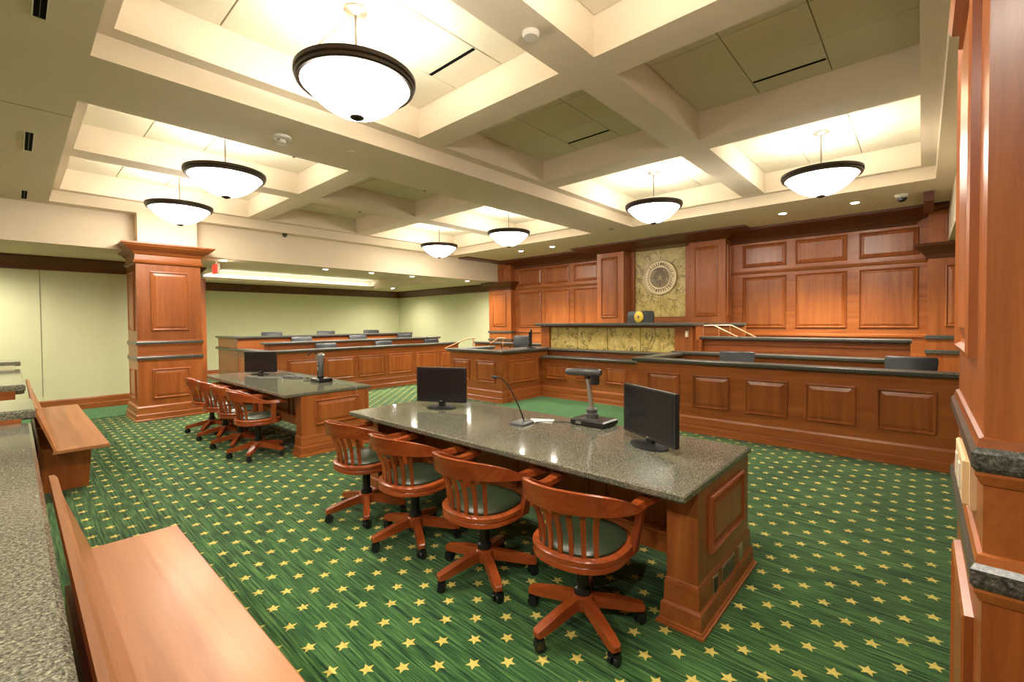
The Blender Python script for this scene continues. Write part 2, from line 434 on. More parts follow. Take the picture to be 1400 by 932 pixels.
# ------------------------------------------------------------------ wood panelled wall behind the bench
XW = 10.3
wf = struct(bxo('wall_front', (XW, -0.9, 0, 10.5, 10.15, ZS), 'wood_y'), 'cherry panelled wall behind the judge bench')
for y0, y1 in ((2.0, 2.80), (1.03, 1.85), (0.05, 0.86), (8.17, 9.03), (7.20, 8.06), (6.26, 7.04)):
    panel(wf, '-x', XW, y0, y1, 1.42, 2.47, bold=1.6)
    panel(wf, '-x', XW, y0, y1, 2.665, 3.13, 'wood_z', bold=1.6)
for y0, y1 in ((-0.05, 3.0), (6.08, 9.2)):
    bm = bm_new(); rectprof(bm, XW-0.001, y0, XW+0.02, y1, [(0, 2.53), (0.02, 2.535), (0.035, 2.555), (0.04, 2.575), (0.02, 2.585), (0, 2.59)])
    obj('rail', bm, 'wood_y', wf)
    bm = bm_new(); rectprof(bm, XW-0.001, y0, XW+0.02, y1, [(0, 1.26), (0.03, 1.265), (0.03, 1.30), (0, 1.32)])
    obj('rail', bm, 'wood_y', wf)
def pilaster(y0, y1, x0, ztop, py0, py1, bands):
    p = bxo('pilaster', (x0, y0, 0, XW, y1, ztop), 'wood_z', wf)
    panel(p, '-x', x0, py0, py1, 1.67 if not bands else 1.45, 3.15 if not bands else 2.45, bold=1.5)
    return p
p1 = pilaster(5.336, 6.072, 9.9, 3.26, 5.505, 5.955, False)
p2 = pilaster(3.017, 3.769, 9.9, 3.26, 3.168, 3.65, False)
panel(p2, '-y', 3.017, 9.99, 10.22, 1.67, 3.15); panel(p1, '-y', 5.336, 9.99, 10.22, 1.67, 3.15)
for y0, y1, py0, py1 in ((9.22, 10.15, 9.41, 9.98), (-0.95, -0.06, -0.85, -0.27)):
    p = pilaster(y0, y1, 10.12, ZS-0.01, py0, py1, True)
    panel(p, '-x', 10.12, py0, py1, 2.92, 3.25)
    bm = bm_new(); rectprof(bm, 10.12, y0, XW, y1, [(0, 2.56), (0.03, 2.57), (0.04, 2.62), (0.10, 2.70), (0.17, 2.76), (0.18, 2.80), (0, 2.82)])
    obj('capital', bm, 'crown_wood', p)
    for z0, z1 in ((1.0, 1.07), (1.24, 1.31)):
        bm = bm_new(); rectprof(bm, 10.12, y0, XW, y1, [(0, z0), (0.03, z0+0.01), (0.03, z1-0.01), (0, z1)])
        obj('granite_band', bm, 'granite_edge', p)
# stone field between the pilasters
for y0, y1 in ((3.965, 4.566), (4.572, 5.218)):
    for z0, z1 in ((1.67, 2.597), (2.603, 3.30)):
        bxo('stone_slab', (10.27, y0, z0, XW, y1, z1), 'gold_stone', wf, 0.004)
for y0, y1 in ((5.22, 5.336), (3.769, 3.963)): bxo('stile', (10.2, y0, 0.6, XW, y1, 3.33), 'wood_z', wf)
bxo('header', (10.05, 3.769, 3.30, XW, 5.336, 3.4), 'wood_y', wf)
bxo('stile', (10.2, 3.963, 0.6, XW, 5.22, 1.665), 'wood_y', wf)
crown_prof = [(0, 3.24), (0.03, 3.245), (0.05, 3.28), (0.16, 3.32), (0.30, 3.345), (0.45, 3.36), (0.48, 3.375), (0.48, ZS-0.002)]
def crown_rect(name, x0, y0, x1, y1, lab, prof=crown_prof):
    bm = bm_new(); rectprof(bm, x0, y0, x1, y1, prof)
    struct(obj(name, bm, 'crown_wood'), lab)
crown_rect('trim_5', 9.9, 3.017, 10.35, 6.072, 'dark crown breaking forward over the stone panel', [(0, 3.262), (0.03, 3.265)]+crown_prof[3:])
wallprof = [(0, 3.17), (0.03, 3.175), (0.05, 3.22), (0.12, 3.27), (0.26, 3.33), (0.45, 3.355), (0.48, 3.37), (0.48, ZS-0.002)]
crown_rect('trim_6', XW, 0.12, 10.4, 3.0, 'dark crown over the right hand wall panels', wallprof)
crown_rect('trim_7', XW, 6.09, 10.4, 9.2, 'dark crown over the left hand wall panels', wallprof)
struct(bxo('trim_8', (8.87, -0.112, 3.27, 9.85, -0.0, ZS-0.003), 'crown_wood'), 'dark crown return along the right bulkhead')
struct(bxo('trim_9', (8.5, 9.36, 3.375, 9.85, 9.74, ZS-0.003), 'crown_wood'), 'dark crown return along the left bulkhead')

# ------------------------------------------------------------------ pendant lights
def make_pendant():
    t = thing('pendant_light', 'x', 'pendant light')
    bm = bm_new(); lathe(bm, [(0.0, ZT-0.035), (0.03, ZT-0.035), (0.05, ZT-0.02), (0.085, ZT-0.012), (0.09, ZT-0.001), (0.0, ZT-0.001)], 24, cap=False); obj('canopy', bm, 'nickel', t, smooth=True)
    bm = bm_new(); lathe(bm, [(0.009, 3.16), (0.009, ZT-0.02)], 10); obj('rod', bm, 'dull_nickel', t, smooth=True)
    bm = bm_new(); lathe(bm, [(0.385, 3.325), (0.408, 3.325), (0.418, 3.335), (0.418, 3.355), (0.43, 3.365), (0.43, 3.395), (0.415, 3.40), (0.39, 3.395), (0.385, 3.325)], 48, cap=False); obj('rim', bm, 'bronze', t, smooth=True)
    prof = []
    for i in range(15):
        a = i/14*PI/2
        q_ = i/14
        prof.append((0.392*q_ if i else 0.002, 3.345-0.235*(1-q_**2.1)))
    bm = bm_new(); lathe(bm, prof, 48, cap=False); obj('glass_bowl', bm, 'lit_glass', t, smooth=True)
    bm = bm_new(); lathe(bm, [(max(0.001, q[0]-0.012), q[1]+0.012) for q in prof[:-1]]+[(0.382, 3.346)], 48, cap=False); obj('glow_blocker', bm, 'white_plastic', t, smooth=True)  # added liner, keeps the bowl's own glow from flooding the coffer
    bm = bm_new(); lathe(bm, [(0.001, 3.085), (0.02, 3.087), (0.03, 3.096), (0.048, 3.10), (0.052, 3.108), (0.045, 3.118), (0.001, 3.12)], 20, cap=False); obj('finial', bm, 'bronze', t, smooth=True)
    ld = bpy.data.lights.new('pendant_lamp', 'POINT'); ld.energy = PENDANT_W; ld.color = WARM; ld.shadow_soft_size = 0.06
    lo = bpy.data.objects.new('lamp', ld); COL.objects.link(lo); lo.parent = t; lo.location = (0.09, 0.0, 3.31)
    return t
pen = make_pendant()
PL = [(1.75, 3.125, 'large bowl pendant light nearest the viewer, top of the picture'),
      (6.76, 3.125, 'bowl pendant light in front of the stone wall panel with the seal'),
      (6.76, 0.945, 'rightmost bowl pendant light above the right hand jury box'),
      (1.75, 6.2, 'bowl pendant light behind the main beam above the far table'),
      (1.75, 8.415, 'bowl pendant light in front of the far wooden column'),
      (6.76, 6.2, 'bowl pendant light nearest the left wall panels, above the witness box'),
      (6.76, 8.415, 'farthest and smallest bowl pendant light, near the seating niche'),
      (1.75, 0.945, 'bowl pendant light in the corner coffer by the near column')]
for i, (x, y, lab) in enumerate(PL):
    o = pen if i == 0 else dup(pen)
    place(o, (x, y, 0), 0, lab, 'bowl pendant lights in the coffers')

# recessed downlights
def make_down(watts=SPOT_W, cone=105):
    t = thing('downlight', 'x', 'downlight')
    bm = bm_new(); lathe(bm, [(0.055, 0.0), (0.055, -0.004), (0.075, -0.006), (0.085, -0.002), (0.085, 0.0)], 20, cap=False); obj('trim_ring', bm, 'white_plastic', t, smooth=True)
    bm = bm_new(); lathe(bm, [(0.001, -0.0025), (0.055, -0.0025)], 20, cap=False); obj('lens', bm, 'lamp_lens', t)
    ld = bpy.data.lights.new('down_lamp', 'SPOT'); ld.energy = watts; ld.color = (1.0, 0.92, 0.78); ld.spot_size = math.radians(cone); ld.spot_blend = 0.8; ld.shadow_soft_size = 0.05
    lo = bpy.data.objects.new('lamp', ld); COL.objects.link(lo); lo.parent = t; lo.location = (0, 0, -0.02)
    return t
dn = make_down(); first = True
dn2 = make_down(130.0, 160); first2 = True
dn3 = make_down(140.0, 165); first3 = True  # wide-cone gallery lamps out of view, added to light the near column
DL = [(8.95, 1.8, ZS, 'recessed downlight left of the pair over the right wall panels'), (8.93, 0.8, ZS, 'recessed downlight right of the pair over the right wall panels'),
      (8.85, 7.7, ZS, 'recessed downlight left of the pair over the left wall panels'), (8.88, 6.7, ZS, 'recessed downlight right of the pair over the left wall panels'),
      (2.78, 10.07, ZN, 'recessed downlight above the red exit sign'), (4.83, 10.13, ZN, 'first recessed downlight to the right of the exit sign, niche front row'),
      (5.98, 10.1, ZN, 'second recessed downlight to the right of the exit sign, niche front row'), (7.22, 10.15, ZN, 'third recessed downlight to the right of the exit sign, niche front row'),
      (9.18, 10.12, ZN, 'recessed downlight at the right end of the niche front row'), (9.16, 14.06, ZN, 'recessed downlight deep in the niche by the far corner'),
      (4.0, 12.6, 3.12, 'added hidden fill light in the niche ceiling tray, leftmost'), (5.6, 12.6, 3.12, 'added hidden fill light in the niche ceiling tray, middle'), (7.2, 12.6, 3.12, 'added hidden fill light in the niche ceiling tray, rightmost'),  # tray lamps hidden from the camera, added to brighten the niche back wall
      (-1.2, -0.4, ZS, 'unseen fill downlight over the gallery before the near column'), (-1.6, 1.2, ZS, 'unseen fill downlight over the gallery behind the granite rail, nearest'), (-1.6, 4.4, ZS, 'unseen fill downlight over the gallery behind the granite rail, middle'),
      (-1.6, 7.6, ZS, 'unseen fill downlight over the gallery behind the granite rail, farthest'), (-0.6, 10.6, ZN, 'recessed downlight before the pale green partition')]
for x, y, z, lab in DL:
    if x < 0 and z == ZS:
        o = dn3 if first3 else dup(dn3); first3 = False
    elif z in (ZN, 3.12):
        o = dn2 if first2 else dup(dn2); first2 = False
    else:
        o = dn if first else dup(dn); first = False
    place(o, (x, y, z), 0, lab, 'recessed downlights')

# cove tubes hidden behind the lips of the niche tray ceiling
for y, lab in ((14.83, 'long white cove tube at the rear edge of the niche ceiling tray'), (10.57, 'long white cove tube at the front edge of the niche ceiling tray')):
    bm = bm_new(); tube(bm, [(3.3, y, ZN+0.05), (8.7, y, ZN+0.05)], 0.016, 10)
    tag(obj('cove_tube', bm, 'cove_tube', smooth=True), lab, 'cove light', 'cove tubes in the niche')
# small ceiling fittings
def disc_fit(name, label, cat, loc, prof, mat, mat2=None, prof2=None):
    t = thing(name, label, cat, loc)
    bm = bm_new(); lathe(bm, prof, 20, cap=False); obj('base', bm, mat, t, smooth=True)
    if prof2:
        bm = bm_new(); lathe(bm, prof2, 16, cap=False); obj('dome', bm, mat2, t, smooth=True)
    return t
disc_fit('dome_camera', 'white dome camera with dark lens beside the right wall downlights', 'camera', (8.84, 0.24, ZS), [(0.085, 0), (0.085, -0.03), (0.06, -0.05), (0.055, -0.05)], 'white_plastic', 'black_plastic', [(0.06, -0.05), (0.055, -0.085), (0.03, -0.105), (0.001, -0.11)])
disc_fit('dome_camera', 'small dark dome camera on the bulkhead right of the far column', 'camera', (3.75, 9.62, ZS), [(0.05, 0), (0.05, -0.02), (0.04, -0.03)], 'bronze', 'black_plastic', [(0.04, -0.03), (0.035, -0.06), (0.001, -0.075)])
disc_fit('smoke_detector', 'round grey smoke detector under the cross beam near the top', 'smoke detector', (2.45, 2.025, ZL), [(0.06, 0), (0.06, -0.015), (0.05, -0.035), (0.001, -0.038)], 'white_plastic')
disc_fit('sprinkler', 'white sprinkler and speaker fitting under the main beam', 'sprinkler', (1.81, 4.66, ZS), [(0.085, 0), (0.08, -0.02), (0.05, -0.03), (0.045, -0.03)], 'white_plastic', 'white_plastic', [(0.035, -0.03), (0.035, -0.06), (0.05, -0.07), (0.001, -0.085)])
disc_fit('sprinkler', 'flush round sprinkler cap on the main beam underside', 'sprinkler', (2.47, 4.54, ZS), [(0.045, 0), (0.045, -0.006), (0.001, -0.007)], 'cream_paint')
disc_fit('sprinkler', 'flush round sprinkler cap before the stone wall panel', 'sprinkler', (8.03, 4.6, ZS-0.0), [(0.045, 0), (0.045, -0.006), (0.001, -0.007)], 'panel_gap')
disc_fit('ceiling_speaker', 'round flush speaker grille beside the nearest pendant', 'speaker', (2.1, 2.95, ZT), [(0.11, 0), (0.11, -0.008), (0.095, -0.012), (0.001, -0.012)], 'white_plastic')
for i, (y0, y1, lab) in enumerate(((3.25, 3.9, 'black air slot in the left soffit nearest the viewer'), (6.28, 6.93, 'black air slot in the left soffit, middle one'), (9.02, 9.59, 'black air slot in the left soffit, farthest one'))):
    t = thing('air_slot', lab, 'vent', (0.143, (y0+y1)/2, ZS), 0, 'air slots in the left soffit')
    h = (y1-y0)/2
    bxo('slot', (-0.027, -h, -0.002, 0.027, h, 0.02), 'slot_black', t)
    for s in (-1, 1): bxo('slot_edge', (s*0.027, -h-0.006, -0.006, s*0.033, h+0.006, 0.01), 'white_plastic', t)
    bxo('vane', (-0.002, -h, -0.005, 0.002, h, 0.01), 'black_plastic', t)
# exit sign
t = thing('exit_sign', 'red exit sign hanging from the niche ceiling by the far column', 'exit sign', (2.63, 10.0, 2.55))
bxo('housing', (-0.02, -0.15, 0, 0.02, 0.15, 0.18), 'white_plastic', t, 0.004)
bxo('face', (-0.032, -0.145, 0.005, -0.021, 0.145, 0.175), 'exit_red', t, 0.002)
bxo('stem', (-0.01, -0.01, 0.18, 0.01, 0.01, 0.27), 'white_plastic', t)
cu = bpy.data.curves.new('exit_text', 'FONT'); cu.body = 'EXIT'; cu.size = 0.13; cu.align_x = 'CENTER'; cu.align_y = 'CENTER'; cu.extrude = 0.001
co = bpy.data.objects.new('exit_tmp', cu); COL.objects.link(co)
bpy.context.view_layer.update()
me = bpy.data.meshes.new_from_object(co.evaluated_get(bpy.context.evaluated_depsgraph_get()))
bpy.data.objects.remove(co); me.materials.clear(); me.materials.append(M['white_plastic'])
o = obj('lettering', me, None, t, (-0.034, 0, 0.09)); o.rotation_euler = (PI/2, 0, -PI/2)

# ------------------------------------------------------------------ columns
def make_column(name, label):
    """local: origin at base centre, front face towards -Y"""
    t = thing(name, label, 'column')
    w, d = 0.445, 0.43
    bm = bm_new(); rectprof(bm, -w, -d, w, d, [(0.055, 0), (0.055, 0.02), (0.045, 0.03), (0.045, 0.10), (0.03, 0.115), (0.028, 0.22), (0.012, 0.24), (0, 0.245)]); obj('plinth', bm, 'wood_x', t)
    bxo('lower_shaft', (-w, -d, 0.24, w, d, 1.002), 'wood_z', t)
    bxo('middle_shaft', (-w, -d, 1.053, w, d, 1.254), 'wood_x', t)
    bxo('upper_shaft', (-w, -d, 1.305, w, d, 2.62), 'wood_z', t)
    for z0, z1 in ((1.0, 1.055), (1.252, 1.305)):
        bm = bm_new(); rectprof(bm, -w, -d, w, d, [(0, z0-0.03), (0.004, z0-0.028), (0.014, z0-0.006), (0.014, z0)]); obj('band_molding', bm, 'wood_x', t)
        bm = bm_new(); rectprof(bm, -w, -d, w, d, [(0.0, z0), (0.012, z0), (0.02, z0+0.012), (0.02, z1-0.012), (0.012, z1), (0.0, z1)]); obj('granite_band', bm, 'granite_edge', t)
        bm = bm_new(); rectprof(bm, -w, -d, w, d, [(0.004, z1-0.001), (0.012, z1), (0.008, z1+0.018), (0.0, z1+0.022)]); obj('band_molding', bm, 'wood_x', t)
    bm = bm_new(); rectprof(bm, -w, -d, w, d, [(0, 2.58), (0.03, 2.60), (0.04, 2.625), (0.015, 2.65), (0.01, 2.73), (0.03, 2.75), (0.05, 2.78), (0.11, 2.82), (0.16, 2.86), (0.17, 2.885), (0.19, 2.89), (0.19, 2.915), (0.0, 2.918)]); obj('capital', bm, 'wood_x', t)
    for fc, pl, hw in (('-y', -d, 0.265), ('+x', w, 0.25), ('-x', -w, 0.25), ('+y', d, 0.265)):
        panel(t, fc, pl, -hw, hw, 0.345, 0.845, bold=1.2); panel(t, fc, pl, -hw, hw, 1.48, 2.47, bold=1.2)
    bxo('pier', (-0.41, -d+0.02, 2.917, 0.41, d, ZS), 'cream_paint', t)
    return t
c1 = make_column('column', 'square panelled wood column with granite bands beside the pale green partition')
place(c1, (1.80, 9.47+0.43, 0), 0, c1['label'], 'panelled columns')
c2 = dup(c1); place(c2, (1.835, -0.10-0.43, 0), PI, 'close panelled wood column with granite bands at the right edge', 'panelled columns')
# cream plate on near column
t = thing('wall_plate', 'cream coloured raised switch plate on the near column between granite bands', 'wall plate', (1.70, -0.10, 1.115))
bxo('back_box', (-0.16, 0.0, 0, 0.16, 0.012, 0.125), 'cream_plastic', t, 0.004)
bxo('cover', (-0.14, 0.012, 0.006, 0.15, 0.024, 0.119), 'cream_plastic', t, 0.005)
for x in (-0.06, 0.06): bxo('rocker', (x-0.02, 0.024, 0.03, x+0.02, 0.028, 0.095), 'white_plastic', t, 0.002)

# ------------------------------------------------------------------ tables
def make_table(label):
    t = thing('conference_table', label, 'table', (2.64, 2.385, 0))
    ox, oy = 2.64, 2.385
    bm = bm_new(); rectprof(bm, 2.09-ox, 0.813-oy, 3.19-ox, 3.955-oy, [(-0.012, 0.715), (0, 0.727), (0, 0.752), (-0.008, 0.76)]); obj('tabletop', bm, 'granite', t)
    for s in (-1, 1):
        ya, yb = (0.825-oy, 0.985-oy) if s < 0 else (3.785-oy, 3.945-oy)
        sh = bxo('pedestal', (2.285-ox, ya, 0.2, 3.165-ox, yb, 0.716), 'wood_z', t)
        bm = bm_new(); rectprof(bm, 2.285-ox, ya, 3.165-ox, yb, [(0.045, 0), (0.045, 0.012), (0.036, 0.016), (0.036, 0.024), (0.028, 0.03), (0.024, 0.105), (0.012, 0.118), (0.010, 0.215), (0.004, 0.235), (0, 0.24)]); obj('plinth', bm, 'wood_x', t)
        fc, pl = ('-y', ya) if s < 0 else ('+y', yb)
        panel(t, fc, pl, 2.44-ox, 3.02-ox, 0.345, 0.655, bold=1.3)
    bxo('modesty_panel', (2.80-ox, 0.985-oy, 0.08, 2.83-ox, 3.785-oy, 0.715), 'wood_z', t)
    for k in range(4):
        panel(t, '-x', 2.80-ox, 1.10-oy+k*0.69, 1.66-oy+k*0.69, 0.2, 0.62)
    bxo('apron', (2.40-ox, 0.985-oy, 0.655, 2.42-ox, 3.785-oy, 0.715), 'wood_y', t)
    return t
t1 = make_table('long granite topped table nearest the viewer with four chairs')
t2 = dup(t1); place(t2, (2.63, 2.385+4.62, 0), 0, 'long granite topped table farther back before the tiered seating', 'conference tables'); t1['group'] = 'conference tables'
# outlet plates on the near end of the near table
for x0, x1, m1, lab in ((2.47, 2.54, 'black_plastic', 'socket plate'), (2.61, 2.83, 'grey_plastic', 'open hatch'), (2.91, 2.99, 'nickel', 'metal plate')):
    p = bxo('outlet_plate', (x0-2.64, 0.808-2.385, 0.118, x1-2.64, 0.816-2.385, 0.213), 'nickel', t1, 0.002)
    p['label'] = lab
    bxo('insert', (x0-2.64+0.015, 0.804-2.385, 0.13, x1-2.64-0.015, 0.808-2.385, 0.2), m1, p)

# ------------------------------------------------------------------ swivel arm chairs
def make_chair():
    """faces +X (towards the table); origin on the floor under the column"""
    t = thing('swivel_chair', 'x', 'chair')
    # seat: D-shaped wooden rim and leather cushion
    def outline(k, z):
        pts = []
        for i in range(28):
            a = 2*PI*i/28
            c, s = math.cos(a), math.sin(a)
            e = 0.62 if c < 0 else 0.5
            x = 0.245*math.copysign(abs(c)**0.85, c)*k; y = 0.245*math.copysign(abs(s)**(0.7 if c > 0 else 0.85), s)*k
            pts.append((x, y, z))
        return pts
    bm = bm_new(); sweep(bm, [outline(0.93, 0.395), outline(1.0, 0.402), outline(1.0, 0.425), outline(0.985, 0.43), outline(1.01, 0.436), outline(1.01, 0.458), outline(0.96, 0.466)]); obj('seat', bm, 'chair_wood_y', t, smooth=True)
    bm = bm_new(); sweep(bm, [outline(0.88, 0.46), outline(0.88, 0.478), outline(0.80, 0.493), outline(0.5, 0.502), outline(0.1, 0.504)]); obj('cushion', bm, 'green_leather', t, smooth=True)
    # continuous arm rail rising into the crest
    secs = []; n = 26
    for i in range(n+1):
        u = i/n*2-1                        # -1 left arm tip ... +1 right arm tip
        a = abs(u)
        ang = u*math.radians(128)
        R = 0.275
        if a < 0.62:
            th = u/0.62*math.radians(90)
            x = -0.03-R*math.cos(th)*0.93; y = R*math.sin(th)
            tx, ty = R*0.93*math.sin(th), R*math.cos(th)
        else:
            q = (a-0.62)/0.38
            x = -0.03+q*0.27; y = math.copysign(R-0.012*math.sin(q*PI)+0.015*q, u)
            tx, ty = math.copysign(1, u), 0.0
        l = math.hypot(tx, ty); nx, ny = ty/l, -tx/l       # sideways normal
        b = max(0.0, 1-(a/0.70)**2.4)
        zb = 0.652+0.048*b; hgt = 0.032+0.082*b; wid = 0.030*(1-b)+0.014*b
        if a > 0.8: wid += 0.012*(a-0.8)/0.2
        lean = -0.03*b
        cxn = -math.cos(u/0.62*PI/2) if a < 0.62 else 0
        secs.append([(x-nx*wid+lean*0.2, y-ny*wid, zb), (x+nx*wid+lean*0.2, y+ny*wid, zb), (x+nx*wid*0.9+lean, y+ny*wid*0.9, zb+hgt*0.9), (x+nx*wid*0.3+lean, y+ny*wid*0.3, zb+hgt), (x-nx*wid*0.7+lean, y-ny*wid*0.7, zb+hgt*0.97)])
    bm = bm_new(); sweep(bm, secs); obj('back_rail', bm, 'chair_wood_y', t, smooth=True)
    for k in range(7):
        th = math.radians(-45+k*90/6)
        x0, y0 = -0.225*math.cos(th)*0.98, 0.225*math.sin(th)
        x1, y1 = -0.03-0.275*math.cos(th)*0.93, 0.275*math.sin(th)
        bm = bm_new()
        d = Vector((math.sin(th), math.cos(th), 0)); o_ = Vector((-math.cos(th), math.sin(th), 0))
        ss = []
        for q in range(6):
            f = q/5
            c = Vector((x0*(1-f)+x1*f, y0*(1-f)+y1*f, 0.455+0.26*f)) - o_*0.022*math.sin(f*PI)
            wv, tv = 0.011+0.004*f, 0.006
            ss.append([c-d*wv-o_*tv, c+d*wv-o_*tv, c+d*wv+o_*tv, c-d*wv+o_*tv])
        sweep(bm, ss); obj('spindle', bm, 'chair_wood_z', t)
    for s in (-1, 1):
        bm = bm_new()
        sweep(bm, [[(0.10-0.035*k, s*(0.235+0.045*f)-0.016, 0.41+0.245*f), (0.10+0.035*k, s*(0.235+0.045*f)-0.016, 0.41+0.245*f), (0.10+0.035*k, s*(0.235+0.045*f)+0.016, 0.41+0.245*f), (0.10-0.035*k, s*(0.235+0.045*f)+0.016, 0.41+0.245*f)] for f, k in ((0, 1.0), (0.3, 0.75), (0.6, 0.62), (1, 0.8))])
        obj('arm_post', bm, 'chair_wood_z', t)
    bm = bm_new(); lathe(bm, [(0.045, 0.12), (0.045, 0.20), (0.032, 0.21), (0.032, 0.36), (0.10, 0.375), (0.10, 0.398)], 16); obj('column', bm, 'black_plastic', t, smooth=True)
    bm = bm_new(); lathe(bm, [(0.055, 0.095), (0.06, 0.11), (0.06, 0.165), (0.05, 0.172)], 16); obj('hub', bm, 'chair_wood_x', t, smooth=True)
    legbm = bm_new()
    sweep(legbm, [[(x, -w, z0), (x, w, z0), (x, w*0.9, z1), (x, -w*0.9, z1)] for x, w, z0, z1 in ((0.04, 0.024, 0.105, 0.165), (0.15, 0.026, 0.092, 0.148), (0.27, 0.028, 0.074, 0.118), (0.318, 0.024, 0.072, 0.105), (0.326, 0.016, 0.076, 0.098))])
    legme = mesh_of(legbm, 'leg', 'chair_wood_x')
    cb = bm_new()
    for s in (-1, 1):
        n = 12; lo = []
        for yy in (s*0.008, s*0.024):
            lo.append([(0.027*math.cos(2*PI*i/n), yy, 0.027+0.027*math.sin(2*PI*i/n)) for i in range(n)])
        sweep(cb, lo)
    box(cb, -0.012, -0.008, 0.03, 0.012, 0.008, 0.078)
    box(cb, -0.022, -0.025, 0.046, 0.022, 0.025, 0.058)
    casme = mesh_of(cb, 'caster', 'black_plastic')
    for k in range(5):
        a = math.radians(165+72*k)
        lg = obj('leg', legme, None, t, (0, 0, 0), a)
        obj('caster', casme, None, lg, (0.30, 0, 0), random.uniform(-1.5, 1.5))
    return t
ch = make_chair(); firstc = True
CH = [(1.965, 1.30, 5, 'wooden swivel armchair at the near table, nearest the viewer'),
      (1.955, 2.02, 3, 'wooden swivel armchair at the near table, second from the viewer'),
      (1.95, 2.74, 5, 'wooden swivel armchair at the near table, third from the viewer'),
      (1.95, 3.42, 3, 'wooden swivel armchair at the near table, farthest from the viewer'),
      (1.96, 5.93, -4, 'wooden swivel armchair at the far table, closest to the near table'),
      (1.96, 6.57, 0, 'wooden swivel armchair at the far table, second from its near end'),
      (1.96, 7.2, 3, 'wooden swivel armchair at the far table, third from its near end'),
      (1.96, 7.82, -3, 'wooden swivel armchair at the far table, closest to the column')]
for i, (x, y, a, lab) in enumerate(CH):
    o = ch if firstc else dup(ch); firstc = False
    place(o, (x, y, 0), math.radians(a), lab, 'wooden swivel chairs at the near table' if i < 4 else 'wooden swivel chairs at the far table')

# ------------------------------------------------------------------ things on the tables
def make_monitor(w, h, zb, label, loc, rotz):
    """screen faces local -Y"""
    t = thing('monitor', label, 'monitor', loc, rotz)
    s = bxo('housing', (-w/2, -0.012, zb, w/2, 0.02, zb+h), 'black_plastic', t, 0.005)
    bxo('screen', (-w/2+0.018, -0.0135, zb+0.024, w/2-0.018, -0.012, zb+h-0.018), 'screen', s)
    bxo('badge', (-0.010, -0.014, zb+0.008, 0.010, -0.012, zb+0.016), 'silver', s)
    bm = bm_new(); rectprof(bm, -w*0.32, 0.02, w*0.32, 0.021, [(0, zb+h*0.2), (0, zb+h*0.85)])
    bxo('rear_shell', (-w*0.34, 0.02, zb+h*0.18, w*0.34, 0.05, zb+h*0.85), 'black_plastic', t, 0.012); bm.free()
    bxo('neck', (-0.03, 0.0, 0.015, 0.03, 0.03, zb+0.08), 'black_plastic', t, 0.004)
    bm = bm_new()
    lathe(bm, [(0.15, 0.0), (0.152, 0.006), (0.14, 0.012), (0.05, 0.02), (0.001, 0.02)], 32, cap=False)
    for v in bm.verts: v.co.y *= 0.68
    obj('foot', bm, 'black_matte', t, smooth=True)
    return t
make_monitor(0.51, 0.335, 0.055, 'black monitor at the far left end of the near table', (2.757, 3.425, 0.76), math.radians(-64))
make_monitor(0.55, 0.335, 0.045, 'black monitor at the right end of the near table', (2.79, 1.325, 0.76), math.radians(-119))
make_monitor(0.53, 0.34, 0.035, 'dark monitor at the far end of the far table', (2.70, 7.99, 0.76), math.radians(-50))
make_monitor(0.50, 0.30, 0.09, 'black monitor seen edge on beside the judge bench on the witness counter', (7.36, 6.12, 1.035), math.radians(38))

def make_mic(label, loc, pts, base_w, rot):
    t = thing('gooseneck_microphone', label, 'microphone', loc, rot)
    bm = bm_new(); rectprof(bm, -base_w, -base_w*0.8, base_w, base_w*0.8, [(0, 0), (0, 0.012), (-0.012, 0.026), (-0.04, 0.032)]); obj('base', bm, 'grey_plastic', t)
    bm = bm_new(); tube(bm, pts, 0.0055, 8); obj('gooseneck', bm, 'black_plastic', t, smooth=True)
    e, d = Vector(pts[-1]), (Vector(pts[-1])-Vector(pts[-2])).normalized()
    bm = bm_new(); tube(bm, [e, e+d*0.01, e+d*0.05, e+d*0.058], [0.007, 0.013, 0.013, 0.008], 10); obj('capsule', bm, 'black_plastic', t, smooth=True)
    return t
make_mic('gooseneck microphone standing in the middle of the near table', (2.735, 2.38, 0.76),
         [(0.0, -0.02, 0.03), (0.0, 0.02, 0.12), (-0.01, 0.08, 0.24), (-0.02, 0.125, 0.31), (-0.025, 0.16, 0.345), (-0.03, 0.195, 0.36), (-0.03, 0.22, 0.362)], 0.08, math.radians(8))
make_mic('black microphone on a bent arm behind the folded document camera', (3.02, 6.5, 0.76),
         [(0.0, 0.0, 0.03), (0.0, 0.03, 0.18), (-0.01, 0.08, 0.32), (-0.03, 0.13, 0.385), (-0.05, 0.2, 0.39), (-0.06, 0.25, 0.37)], 0.05, 0)

